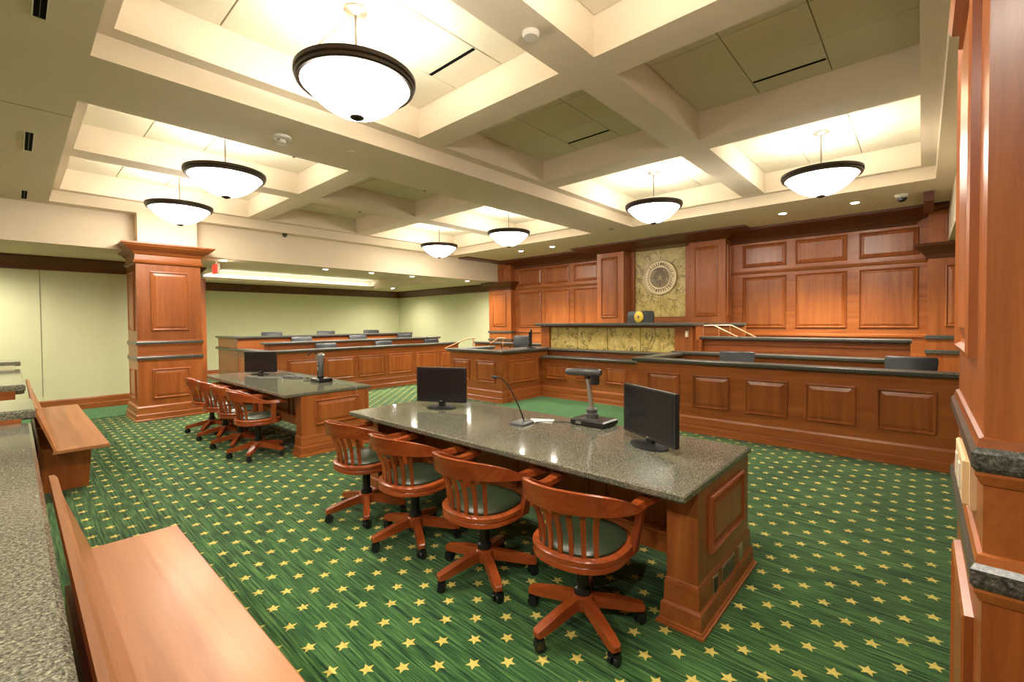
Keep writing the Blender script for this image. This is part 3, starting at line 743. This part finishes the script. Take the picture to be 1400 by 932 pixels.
def make_doccam():
    t = thing('document_camera', 'document camera with raised arm standing on the near table', 'document camera', (3.09, 1.93, 0.76), 0)
    bm = bm_new(); rectprof(bm, -0.11, -0.15, 0.11, 0.15, [(-0.01, 0), (0, 0.012), (0, 0.04), (-0.012, 0.05)]); bs = obj('base', bm, 'black_plastic', t)
    bxo('control_panel', (-0.10, -0.08, 0.05, -0.03, 0.10, 0.053), 'grey_plastic', bs)
    bxo('port', (-0.112, 0.05, 0.014, -0.108, 0.10, 0.034), 'silver', bs)
    bm = bm_new(); lathe(bm, [(0.052, 0.045), (0.052, 0.085), (0.042, 0.09), (0.045, 0.12), (0.03, 0.135)], 18); 
    for v in bm.verts: v.co.y += 0.02
    obj('collar', bm, 'grey_plastic', t, smooth=True)
    bm = bm_new(); tube(bm, [(0, 0.02, 0.12), (0, 0.035, 0.22), (0, 0.06, 0.375)], [0.019, 0.018, 0.017], 12); obj('post', bm, 'silver', t, smooth=True)
    bm = bm_new(); tube(bm, [(0, -0.065, 0.415), (0, -0.05, 0.415), (0, 0.10, 0.41), (0, 0.25, 0.405), (0, 0.265, 0.405)], [0.022, 0.03, 0.03, 0.026, 0.02], 14); obj('arm_head', bm, 'grey_plastic', t, smooth=True)
    bm = bm_new(); lathe(bm, [(0.03, 0.32), (0.036, 0.325), (0.036, 0.40), (0.03, 0.405)], 16, 0, -0.01); obj('lens_barrel', bm, 'black_plastic', t, smooth=True)
    bm = bm_new(); tube(bm, [(0, 0.06, 0.36), (0, 0.065, 0.41)], 0.024, 12); obj('hinge', bm, 'black_plastic', t, smooth=True)
    return t
make_doccam()
def make_doccam_folded():
    t = thing('document_camera', 'folded upright document camera among cables on the far table', 'document camera', (2.92, 6.30, 0.76), 0)
    bm = bm_new(); rectprof(bm, -0.10, -0.13, 0.10, 0.13, [(-0.01, 0), (0, 0.012), (0, 0.04), (-0.012, 0.05)]); obj('base', bm, 'black_plastic', t)
    bm = bm_new(); tube(bm, [(0, 0.03, 0.04), (0, 0.03, 0.34)], 0.045, 12); obj('post', bm, 'black_plastic', t, smooth=True)
    bm = bm_new(); tube(bm, [(-0.03, -0.05, 0.08), (-0.03, -0.045, 0.36), (-0.03, -0.04, 0.375)], [0.034, 0.04, 0.028], 12); obj('arm_head', bm, 'grey_plastic', t, smooth=True)
    bm = bm_new(); tube(bm, [(-0.06, -0.02, 0.345), (0.03, 0.03, 0.365)], 0.045, 12); obj('hinge', bm, 'silver', t, smooth=True)
    for z in (0.16, 0.24): bxo('silver_strip', (-0.075, -0.06, z, -0.069, -0.03, z+0.06), 'silver', t)
    return t
make_doccam_folded()
def cable(label, pts, r, mat):
    # smooth polyline
    P = [Vector(p) for p in pts]; out = []
    for i in range(len(P)-1):
        p0, p1, p2, p3 = P[max(i-1, 0)], P[i], P[i+1], P[min(i+2, len(P)-1)]
        for s in range(6):
            u = s/6
            out.append(0.5*((2*p1)+(p2-p0)*u+(2*p0-5*p1+4*p2-p3)*u*u+(3*p1-p0-3*p2+p3)*u**3))
    out.append(P[-1])
    bm = bm_new(); tube(bm, out, r, 6)
    o = obj('cable', bm, mat, smooth=True)
    tag(o, label, 'cable')
zt = 0.765
cable('thin dark cable between the microphone and the document camera', [(2.83, 2.32, zt), (2.90, 2.27, zt), (2.93, 2.22, zt), (2.99, 2.15, zt), (3.0, 2.09, zt)], 0.004, 'cable')
t = thing('paper_sheet', 'loose pale paper sheet behind the gooseneck microphone', 'paper', (2.92, 2.33, 0.761), 0.5); bxo('sheet', (-0.07, -0.1, 0, 0.07, 0.1, 0.001), 'paper', t)
cable('black cable curling left of the folded document camera', [(2.85, 6.42, zt), (2.78, 6.55, zt), (2.86, 6.68, zt+0.02), (2.95, 6.78, zt), (2.83, 6.88, zt), (2.75, 6.98, zt)], 0.006, 'cable')
cable('black cable looping across the middle of the far table', [(2.95, 7.0, zt), (2.82, 7.05, zt+0.01), (2.74, 7.2, zt), (2.85, 7.35, zt+0.03), (2.98, 7.3, zt)], 0.006, 'cable')
cable('grey cable hanging over the end of the far table', [(2.95, 6.22, zt+0.05), (2.98, 6.10, zt+0.05), (2.99, 5.95, zt), (2.98, 5.7, zt), (2.97, 5.45, zt), (2.97, 5.422, 0.755), (2.97, 5.42, 0.66)], 0.004, 'cable_grey')
cable('pale cable lying loose before the far monitor', [(2.45, 7.85, zt), (2.55, 7.5, zt), (2.7, 7.3, zt), (2.66, 7.0, zt), (2.5, 6.6, zt)], 0.004, 'cable_grey')
t = thing('adapter_box', 'small dark adapter in front of the far monitor', 'adapter', (2.62, 7.72, 0.76), 0.3); bxo('case', (-0.03, -0.05, 0, 0.03, 0.05, 0.035), 'black_plastic', t, 0.005); bxo('plug', (-0.01, -0.07, 0.008, 0.01, -0.05, 0.024), 'silver', t)

# ------------------------------------------------------------------ panelled casework helpers
def plinth_x(parent, x, y0, y1, out=-1, depth=0.1):
    """stepped base along a face at plane X=x looking towards -X"""
    bm = bm_new(); rectprof(bm, x, min(y0, y1), x+depth, max(y0, y1), [(0.05, 0), (0.05, 0.012), (0.042, 0.018), (0.036, 0.085), (0.026, 0.10), (0.020, 0.205), (0.008, 0.23), (0, 0.235)])
    return obj('plinth', bm, 'wood_y', parent)
def plinth_y(parent, y, x0, x1, depth=0.1):
    bm = bm_new(); rectprof(bm, x0, y, x1, y+depth, [(0.05, 0), (0.05, 0.012), (0.042, 0.018), (0.036, 0.085), (0.026, 0.10), (0.020, 0.205), (0.008, 0.23), (0, 0.235)])
    return obj('plinth', bm, 'wood_x', parent)
def cap(name, label, dims, loc=None, group=None):
    """granite cap: one or more rectangles at the same height joined end to end"""
    t = bm_new()
    for (x0, y0, x1, y1, z0, z1) in dims:
        rectprof(t, x0, y0, x1, y1, [(-0.015, z0), (0, z0+0.015), (0, z1-0.012), (-0.012, z1)])
    o = obj(name, t, 'granite_edge'); tag(o, label, 'countertop', group)
    return o

# right hand jury box
jb = thing('jury_box', 'right hand jury box with raised wood panels along the front', 'jury box', (0, 0, 0))
bxo('front_wall', (6.45, -1.3, 0, 6.55, 3.25, 0.965), 'wood_y', jb)
bxo('side_wall', (6.55, 3.15, 0, 7.9, 3.25, 0.965), 'wood_x', jb)
bxo('rear_wall', (7.9, 0.12, 0, 8.0, 3.25, 0.985), 'wood_y', jb)
bxo('box_floor', (6.55, -1.3, 0.0, 7.9, 3.15, 0.15), 'plain_carpet', jb)
plinth_x(jb, 6.45, -1.3, 3.25)
for k in range(7):
    panel(jb, '-x', 6.45, 3.08-0.677*k-0.495, 3.08-0.677*k, 0.355, 0.815, bold=1.4)
for k in range(4):
    panel(jb, '-x', 7.9, 3.0-0.69*k-0.5, 3.0-0.69*k, 0.4, 0.86)
cap('granite_countertop', 'dark granite cap around the right hand jury box', [(6.39, -1.3, 6.60, 3.31, 0.965, 1.022), (6.60, 3.09, 7.84, 3.31, 0.965, 1.022), (7.84, 0.08, 8.08, 3.31, 0.985, 1.042)])

# well counter (clerk) and judge bench
wc = thing('clerk_counter', 'low panelled clerk counter in front of the judge bench', 'counter', (0, 0, 0))
bxo('body', (7.55, 3.9, 0, 7.82, 6.02, 0.81), 'wood_y', wc)
bxo('body', (7.55, 3.26, 0, 7.82, 3.9, 0.81), 'wood_y', wc)
plinth_x(wc, 7.55, 3.5, 5.96)
for a, b_ in ((5.33, 5.84), (4.65, 5.12), (3.99, 4.45)): panel(wc, '-x', 7.55, a, b_, 0.40, 0.69, bold=1.4)
bxo('riser', (7.82, 3.31, 0.6, 7.96, 6.02, 0.955), 'wood_y', wc)
cap('granite_countertop', 'dark granite counter slab on the low clerk counter', [(7.48, 3.4, 7.88, 5.965, 0.81, 0.862)])
jd = thing('judge_bench', 'tall judge bench faced with four golden stone slabs', 'bench', (0, 0, 0))
bxo('body', (8.06, 2.95, 0, 8.35, 6.38, 1.485), 'wood_y', jd)
for y0, y1 in ((6.122, 6.35), (2.99, 3.292)): bxo('end_post', (7.97, y0, 0.8, 8.06, y1, 1.485), 'wood_z', jd)
ys = [6.115, 5.405, 4.685, 3.973, 3.298]
for a, b_ in zip(ys, ys[1:]): bxo('stone_slab', (8.02, b_+0.007, 1.0, 8.06, a-0.007, 1.455), 'gold_stone', jd, 0.004)
bxo('top_rail', (8.0, 3.292, 1.452, 8.06, 6.122, 1.485), 'wood_y', jd)
struct(bxo('floor', (8.35, 2.4, 0, 10.05, 6.45, 0.55), 'plain_carpet'), 'carpeted dais behind the judge bench')
lp = thing('low_partition', 'short wood partition behind the copper handrails', 'partition', (9.38, 3.05, 0.55))
bxo('body', (-0.035, -0.55, 0, 0.035, 0.55, 0.92), 'wood_y', lp)
bxo('base_rail', (-0.05, -0.55, 0, -0.035, 0.55, 0.12), 'wood_y', lp)
cap('granite_countertop', 'short granite cap behind the copper handrails', [(9.28, 2.5, 9.48, 3.6, 1.47, 1.53)])
cap('granite_countertop', 'granite top slab of the judge bench under the seal', [(7.86, 2.93, 8.42, 6.44, 1.485, 1.545)])
cap('granite_ledge', 'narrow granite ledge below the golden stone slabs', [(7.76, 3.33, 8.015, 6.115, 0.955, 1.0)])
# ramp guard wall behind the right jury box
rw = thing('ramp_guard', 'plain wood guard wall behind the right hand jury box', 'partition', (0, 0, 0))
bxo('body', (8.32, 0.12, 0, 8.42, 2.9, 1.24), 'wood_y', rw)
bxo('rail', (8.30, 0.12, 1.16, 8.32, 2.9, 1.19), 'wood_y', rw)
bxo('end_wall', (8.1, 2.9, 0, 8.42, 2.98, 1.24), 'wood_x', rw)
cap('granite_countertop', 'granite cap on the guard wall behind the right jury box', [(8.24, 0.10, 8.50, 3.02, 1.24, 1.295)])
def rail_obj(label, pts, posts, r=0.016):
    t = thing('handrail', label, 'handrail', (0, 0, 0))
    bm = bm_new(); tube(bm, pts, r, 8); obj('rail', bm, 'brass', t, smooth=True)
    for (a, b_) in posts:
        bm = bm_new(); tube(bm, [a, b_], r*0.8, 8); obj('post', bm, 'brass', t, smooth=True)
    return t
rail_obj('copper coloured handrail on the ramp, nearer of two', [(8.62, 3.30, 1.487), (8.62, 2.82, 1.487), (8.62, 2.41, 1.275), (8.62, 2.36, 1.25)], [((8.62, 3.02, 0.55), (8.62, 3.02, 1.48)), ((8.62, 2.74, 0.55), (8.62, 2.74, 1.44))], 0.013)
rail_obj('copper coloured handrail on the ramp, farther of two', [(8.80, 2.95, 1.487), (8.80, 2.575, 1.487), (8.80, 2.165, 1.272), (8.80, 2.12, 1.25)], [((8.80, 2.60, 0.55), (8.80, 2.60, 1.48))], 0.013)
t = thing('switch_plate', 'pale switch plate on the end of the judge bench', 'switch plate', (7.97, 3.09, 1.29)); bxo('plate', (-0.03, -0.05, 0, 0.0, 0.0, 0.11), 'cream_plastic', t, 0.004); bxo('rocker', (-0.034, -0.036, 0.03, -0.03, -0.014, 0.08), 'white_plastic', t)

# witness box on the left of the bench
wb = thing('witness_box', 'panelled witness box left of the clerk counter', 'witness box', (0, 0, 0))
bxo('front_wall', (6.35, 6.03, 0, 6.45, 7.58, 0.965), 'wood_y', wb)
bxo('side_wall', (6.45, 6.03, 0, 7.8, 6.13, 0.965), 'wood_x', wb)
bxo('left_wall', (6.45, 7.48, 0, 7.6, 7.58, 0.965), 'wood_x', wb)
bxo('box_floor', (6.45, 6.13, 0, 7.9, 7.48, 0.3), 'plain_carpet', wb)
bxo('rear_wall', (8.6, 6.5, 0, 8.7, 9.2, 1.0), 'wood_y', wb)
bxo('desk', (6.45, 6.13, 0.90, 7.9, 6.5, 0.965), 'wood_x', wb)
bm = bm_new(); rectprof(bm, 6.35, 6.03, 6.5, 7.58, [(0.05, 0), (0.05, 0.012), (0.042, 0.018), (0.036, 0.085), (0.026, 0.10), (0.020, 0.205), (0.008, 0.23), (0, 0.235)]); obj('plinth', bm, 'wood_y', wb)
plinth_y(wb, 6.03, 6.5, 7.55, 0.05)
for a, b_ in ((6.95, 7.46), (6.20, 6.75)): panel(wb, '-x', 6.35, a, b_, 0.37, 0.81, bold=1.4)
panel(wb, '-y', 6.03, 6.51, 7.44, 0.36, 0.815, bold=1.4)
cap('granite_countertop', 'granite cap and desk slab of the witness box', [(6.29, 5.97, 6.55, 7.64, 0.965, 1.022), (6.55, 5.97, 7.755, 6.55, 0.965, 1.022), (7.755, 6.13, 7.96, 6.55, 0.965, 1.022), (6.55, 7.42, 7.6, 7.64, 0.965, 1.022)])
cap('granite_countertop', 'granite cap on the wall behind the witness box', [(8.54, 6.5, 8.76, 9.2, 1.0, 1.05)])
rail_obj('copper coloured handrail left of the witness box', [(7.3, 8.9, 0.93), (7.3, 8.07, 1.195), (7.3, 7.735, 1.215)], [((7.3, 7.86, 0.0), (7.3, 7.86, 1.205))])
rail_obj('copper coloured handrail behind the witness box', [(8.2, 8.2, 1.03), (8.2, 7.9, 1.18), (8.2, 7.65, 1.18)], [((8.2, 7.75, 0.0), (8.2, 7.75, 1.18))])

# tiered seating in the niche
def tier(label, y, x0, x1, ztop, panels, zpl, side_to=None):
    t = thing('seating_tier', label, 'jury box', (0, 0, 0), 0, 'seating tiers in the niche')
    bxo('front_wall', (x0, y, 0, x1, y+0.1, ztop), 'wood_x', t)
    if side_to: bxo('side_wall', (x0, y+0.1, 0, x0+0.1, side_to, ztop), 'wood_y', t)
    for a, b_ in panels: panel(t, '-y', y, a, b_, 0.32, 0.815, bold=1.4)
    return t
ta = tier('front tier of the niche seating with panelled face', 9.78, 3.4, 8.5, 0.975, [(3.0+0.8*k+0.02, 3.0+0.8*k+0.72) for k in range(1, 7)], 0, 11.44)
bxo('platform', (3.5, 9.88, 0, 8.5, 10.6, 0.1), 'plain_carpet', ta); plinth_y(ta, 9.78, 3.4, 8.5)
for k in range(2): panel(ta, '-x', 3.4, 9.98+0.72*k, 10.6+0.72*k, 0.32, 0.815)
tb = tier('middle tier of the niche seating', 10.62, 3.7, 8.45, 1.12, [], 0)
bxo('platform', (3.5, 10.72, 0, 8.45, 11.46, 0.3), 'plain_carpet', tb)
tc = tier('rear and highest tier of the niche seating', 11.46, 3.4, 8.05, 1.245, [], 0, 12.9)
bxo('platform', (3.5, 11.56, 0, 8.05, 13.0, 0.45), 'plain_carpet', tc)
cap('granite_countertop', 'granite cap of the front seating tier', [(3.34, 9.72, 8.5, 9.96, 0.975, 1.03), (3.34, 9.96, 3.56, 11.42, 0.975, 1.03), (3.34, 11.42, 3.398, 12.92, 0.975, 1.03)])
cap('granite_countertop', 'granite cap of the middle seating tier', [(3.64, 10.56, 8.5, 10.80, 1.12, 1.172)])
cap('granite_countertop', 'granite cap of the rear seating tier', [(3.34, 11.40, 8.1, 11.66, 1.245, 1.297), (3.34, 11.66, 3.56, 12.9, 1.245, 1.297)])

# black office chairs
def make_exec(h_back=0.34, w=0.25, name='office_chair'):
    """seat faces local -Y, back at +Y; origin on the floor"""
    t = thing(name, 'x', 'chair')
    def sec(z, hw, y, th):
        return [(-hw, y+0.03, z), (-hw*0.6, y+0.004, z), (0, y-0.004, z), (hw*0.6, y+0.004, z), (hw, y+0.03, z), (hw*0.98, y+0.03+th*0.6, z), (hw*0.6, y+th, z), (0, y+th, z), (-hw*0.6, y+th, z), (-hw*0.98, y+0.03+th*0.6, z)]
    z0 = 0.50
    bm = bm_new(); sweep(bm, [sec(z0, w*0.8, 0.17, 0.06), sec(z0+0.03, w*0.9, 0.165, 0.08), sec(z0+h_back*0.5, w*0.95, 0.19, 0.09), sec(z0+h_back*0.85, w*1.0, 0.22, 0.085), sec(z0+h_back*0.97, w*0.97, 0.232, 0.07), sec(z0+h_back, w*0.9, 0.242, 0.045)]); obj('backrest', bm, 'black_leather', t, smooth=True)
    bm = bm_new(); rectprof(bm, -0.24, -0.26, 0.24, 0.2, [(-0.03, 0.40), (0, 0.42), (0, 0.46), (-0.03, 0.49), (-0.09, 0.50)]); obj('seat', bm, 'black_leather', t)
    for s in (-1, 1):
        bm = bm_new(); tube(bm, [(s*0.25, 0.14, 0.44), (s*0.28, 0.14, 0.60), (s*0.28, -0.14, 0.60), (s*0.25, -0.14, 0.44)], 0.018, 8); obj('armrest', bm, 'black_plastic', t, smooth=True)
    bm = bm_new(); lathe(bm, [(0.03, 0.06), (0.03, 0.40), (0.08, 0.405)], 12); obj('column', bm, 'black_plastic', t, smooth=True)
    lb = bm_new(); sweep(lb, [[(x, -wd_, z0_), (x, wd_, z0_), (x, wd_, z1_), (x, -wd_, z1_)] for x, wd_, z0_, z1_ in ((0.02, 0.025, 0.05, 0.10), (0.29, 0.018, 0.03, 0.06))]); box(lb, 0.26, -0.02, 0.0, 0.30, 0.02, 0.045)
    lm = mesh_of(lb, 'leg', 'black_plastic')
    for k in range(5): obj('leg', lm, None, t, (0, 0, 0), 2*PI*k/5)
    return t
ec = make_exec(); fe = True
EX = []
for r, (y, zf, zt_, xs) in enumerate(((10.2, 0.10, 1.115, (4.97, 6.52, 8.08)), (11.08, 0.30, 1.262, (4.78, 6.28, 7.78)), (12.05, 0.45, 1.375, (4.44, 5.86, 7.26)))):
    for k, x in enumerate(xs):
        EX.append((x, y, zt_-0.84, 0.0, 'black leather chair, %s seat in the %s seating tier' % (('left', 'middle', 'right')[k], ('front', 'middle', 'rear')[r]), 'black chairs in the niche tiers'))
EX += [(7.1, 2.08, 0.265, -PI/2, 'black leather chair in the right jury box near its left end', 'black chairs in the right jury box'), (7.1, 0.10, 0.275, -PI/2, 'black leather chair in the right jury box beside the near column', 'black chairs in the right jury box'),
       (7.75, 6.95, 0.42, -PI/2, 'black leather chair standing in the witness box', None)]
for x, y, z, a, lab, g in EX:
    o = ec if fe else dup(ec); fe = False
    place(o, (x, y, z), a, lab, g)
    if z > 0.18:
        pass
jc = make_exec(0.74, 0.30, 'judge_chair')
place(jc, (8.72, 4.45, 0.55), -PI/2, 'black high backed judge chair with a gold oval emblem')
bm = bm_new(); lathe(bm, [(0.001, 0.03), (0.085, 0.03), (0.105, 0.02), (0.11, 0.0)], 28, cap=False)
em = obj('emblem', bm, 'gold', jc, (0, 0.196, 1.115), smooth=True); em.rotation_euler = (PI/2, 0, 0); em.scale = (0.95, 1.15, 1)
em['label'] = 'gold oval emblem'
def star_bm(bm, R, r, z0, z1):
    pts = [((R if i % 2 == 0 else r)*math.cos(PI/2+i*PI/5), (R if i % 2 == 0 else r)*math.sin(PI/2+i*PI/5)) for i in range(10)]
    base = [bm.verts.new((x, y, z0)) for x, y in pts]; c = bm.verts.new((0, 0, z1))
    for i in range(10): bm.faces.new((base[i], base[(i+1) % 10], c))
    bm.faces.new(base[::-1])
bm = bm_new(); star_bm(bm, 0.045, 0.02, 0.03, 0.04); obj('emblem_star', bm, 'seal_dark', em)

# ------------------------------------------------------------------ seal on the stone panel
sl = thing('wall_seal', 'round bronze seal with a star and ring of raised lettering on the stone panel', 'seal', (10.268, 4.58, 2.60), 0)
def seal_part(name, bm, mat, smooth=False):
    o = obj(name, bm, mat, sl, (0, 0, 0), 0, smooth); o.rotation_euler = (PI/2, 0, -PI/2); return o
bm = bm_new(); lathe(bm, [(0.001, 0.0), (0.40, 0.0), (0.40, 0.03), (0.001, 0.03)], 64, cap=False); seal_part('disc', bm, 'seal_bronze')
bm = bm_new(); lathe(bm, [(0.375, 0.03), (0.38, 0.05), (0.40, 0.055), (0.412, 0.045), (0.412, 0.0), (0.375, 0.0)], 64, cap=False); seal_part('outer_rim', bm, 'seal_bronze', True)
bm = bm_new(); lathe(bm, [(0.235, 0.03), (0.24, 0.044), (0.252, 0.044), (0.258, 0.03)], 56, cap=False); seal_part('inner_ring', bm, 'seal_bronze', True)
bm = bm_new(); lathe(bm, [(0.001, 0.033), (0.235, 0.033), (0.235, 0.03), (0.001, 0.03)], 48, cap=False); seal_part('field', bm, 'seal_dark')
bm = bm_new(); star_bm(bm, 0.105, 0.042, 0.033, 0.062); seal_part('star', bm, 'seal_bronze')
bm = bm_new()
for k in range(34):
    a = 2*PI*k/34
    rr = random.choice((0, 1, 2))
    for (u0, u1, v0, v1) in (((-0.018, 0.018, 0.275, 0.288), (-0.005, 0.005, 0.288, 0.345)), ((-0.016, -0.006, 0.28, 0.345), (0.006, 0.016, 0.28, 0.345)), ((-0.016, -0.006, 0.28, 0.345), (-0.006, 0.016, 0.28, 0.291)))[rr]:
        vs = []
        for z in (0.03, 0.046):
            for u, v in ((u0, v0), (u1, v0), (u1, v1), (u0, v1)):
                vs.append(bm.verts.new((math.cos(a)*v-math.sin(a)*u, math.sin(a)*v+math.cos(a)*u, z)))
        for f in ((0, 1, 5, 4), (1, 2, 6, 5), (2, 3, 7, 6), (3, 0, 4, 7), (4, 5, 6, 7)): bm.faces.new([vs[i] for i in f])
seal_part('raised_marks', bm, 'seal_dark')
bm = bm_new()
for s in (-1, 1):
    for k in range(11):
        a = -PI/2 + s*(0.25+k*0.235)
        for off in (-0.03, 0.03):
            cx_, cy_ = (0.185+off*0.5)*math.cos(a), (0.185+off*0.5)*math.sin(a)
            d = a+s*(PI/2+ (0.6 if off > 0 else -0.6))
            pts = [(-0.03, 0), (0, 0.011), (0.03, 0), (0, -0.011)]
            vs = [bm.verts.new((cx_+p*math.cos(d)-q*math.sin(d), cy_+p*math.sin(d)+q*math.cos(d), 0.033)) for p, q in pts]
            c = bm.verts.new((cx_, cy_, 0.047))
            for i in range(4): bm.faces.new((vs[i], vs[(i+1) % 4], c))
seal_part('wreath', bm, 'seal_bronze')

# ------------------------------------------------------------------ granite rail wall and pews on the left
def rail_wall(label, y0, y1, ztop, x0=-0.36, x1=0.0, mat='wood_y'):
    t = thing('gallery_rail', label, 'low wall', (0, 0, 0), 0, 'low rail walls before the gallery')
    bxo('body', (x0+0.03, y0, 0, x1, y1, ztop-0.05), mat, t)
    bm = bm_new(); rectprof(bm, x0+0.03, y0, x1, y1, [(0.02, 0), (0.02, 0.1), (0.01, 0.2), (0, 0.21)]); obj('plinth', bm, 'wood_y', t)
    bm = bm_new(); rectprof(bm, x0-0.03, y0-0.0, x1+0.06, y1+0.0, [(-0.012, ztop-0.06), (0, ztop-0.05), (0, ztop-0.012), (-0.012, ztop)]); obj('granite_cap', bm, 'granite', t)
    return t
rail_wall('long granite topped rail wall at the lower left corner', -2.5, 3.98, 1.0)
rail_wall('raised granite topped rail post at the end of the near wall', 3.99, 4.62, 1.075, -0.45, 0.02)
rail_wall('granite topped rail post across the gate gap', 5.62, 6.25, 1.085, -0.45, 0.0)
rail_wall('farther granite topped rail wall behind the far pew', 6.26, 9.0, 1.0)
t = rail_wall('farthest granite capped rail post before the partition', 9.3, 9.9, 1.085, -0.45, 0.0, 'green_paint')
def pew(label, y0, y1):
    t = thing('pew', label, 'bench', (0.4, (y0+y1)/2, 0), 0, 'wooden pews along the rail'); h = (y1-y0)/2
    bm = bm_new(); rectprof(bm, 0.215-0.4, -h, 0.60-0.4, h, [(-0.006, 0.415), (0, 0.42), (0, 0.444), (-0.006, 0.45)]); obj('seat', bm, 'bench_wood', t)
    bm = bm_new()
    sec = [(0.245-0.4, 0.44), (0.225-0.4, 0.44), (0.10-0.4, 0.83), (0.095-0.4, 0.845), (0.10-0.4, 0.856), (0.118-0.4, 0.856), (0.13-0.4, 0.84), (0.125-0.4, 0.815)]
    sweep(bm, [[(x, yy, z) for x, z in sec] for yy in (-h, h)]); obj('backrest', bm, 'bench_wood', t)
    for yy in (-h+0.32, h-0.34, 0.0):
        bm = bm_new(); sweep(bm, [[(0.13-0.4, yy+dy, 0.0), (0.47-0.4, yy+dy, 0.0), (0.50-0.4, yy+dy, 0.416), (0.13-0.4, yy+dy, 0.416)] for dy in (0, 0.04)]); obj('support', bm, 'wood_z', t)
    bxo('rear_board', (0.13-0.4, -h+0.3, 0, 0.15-0.4, h-0.3, 0.42), 'wood_y', t)
    return t
pew('wooden pew with pale seat in the lower left foreground', 0.2, 3.12)
pew('wooden pew farther back along the rail toward the column', 5.78, 9.0)
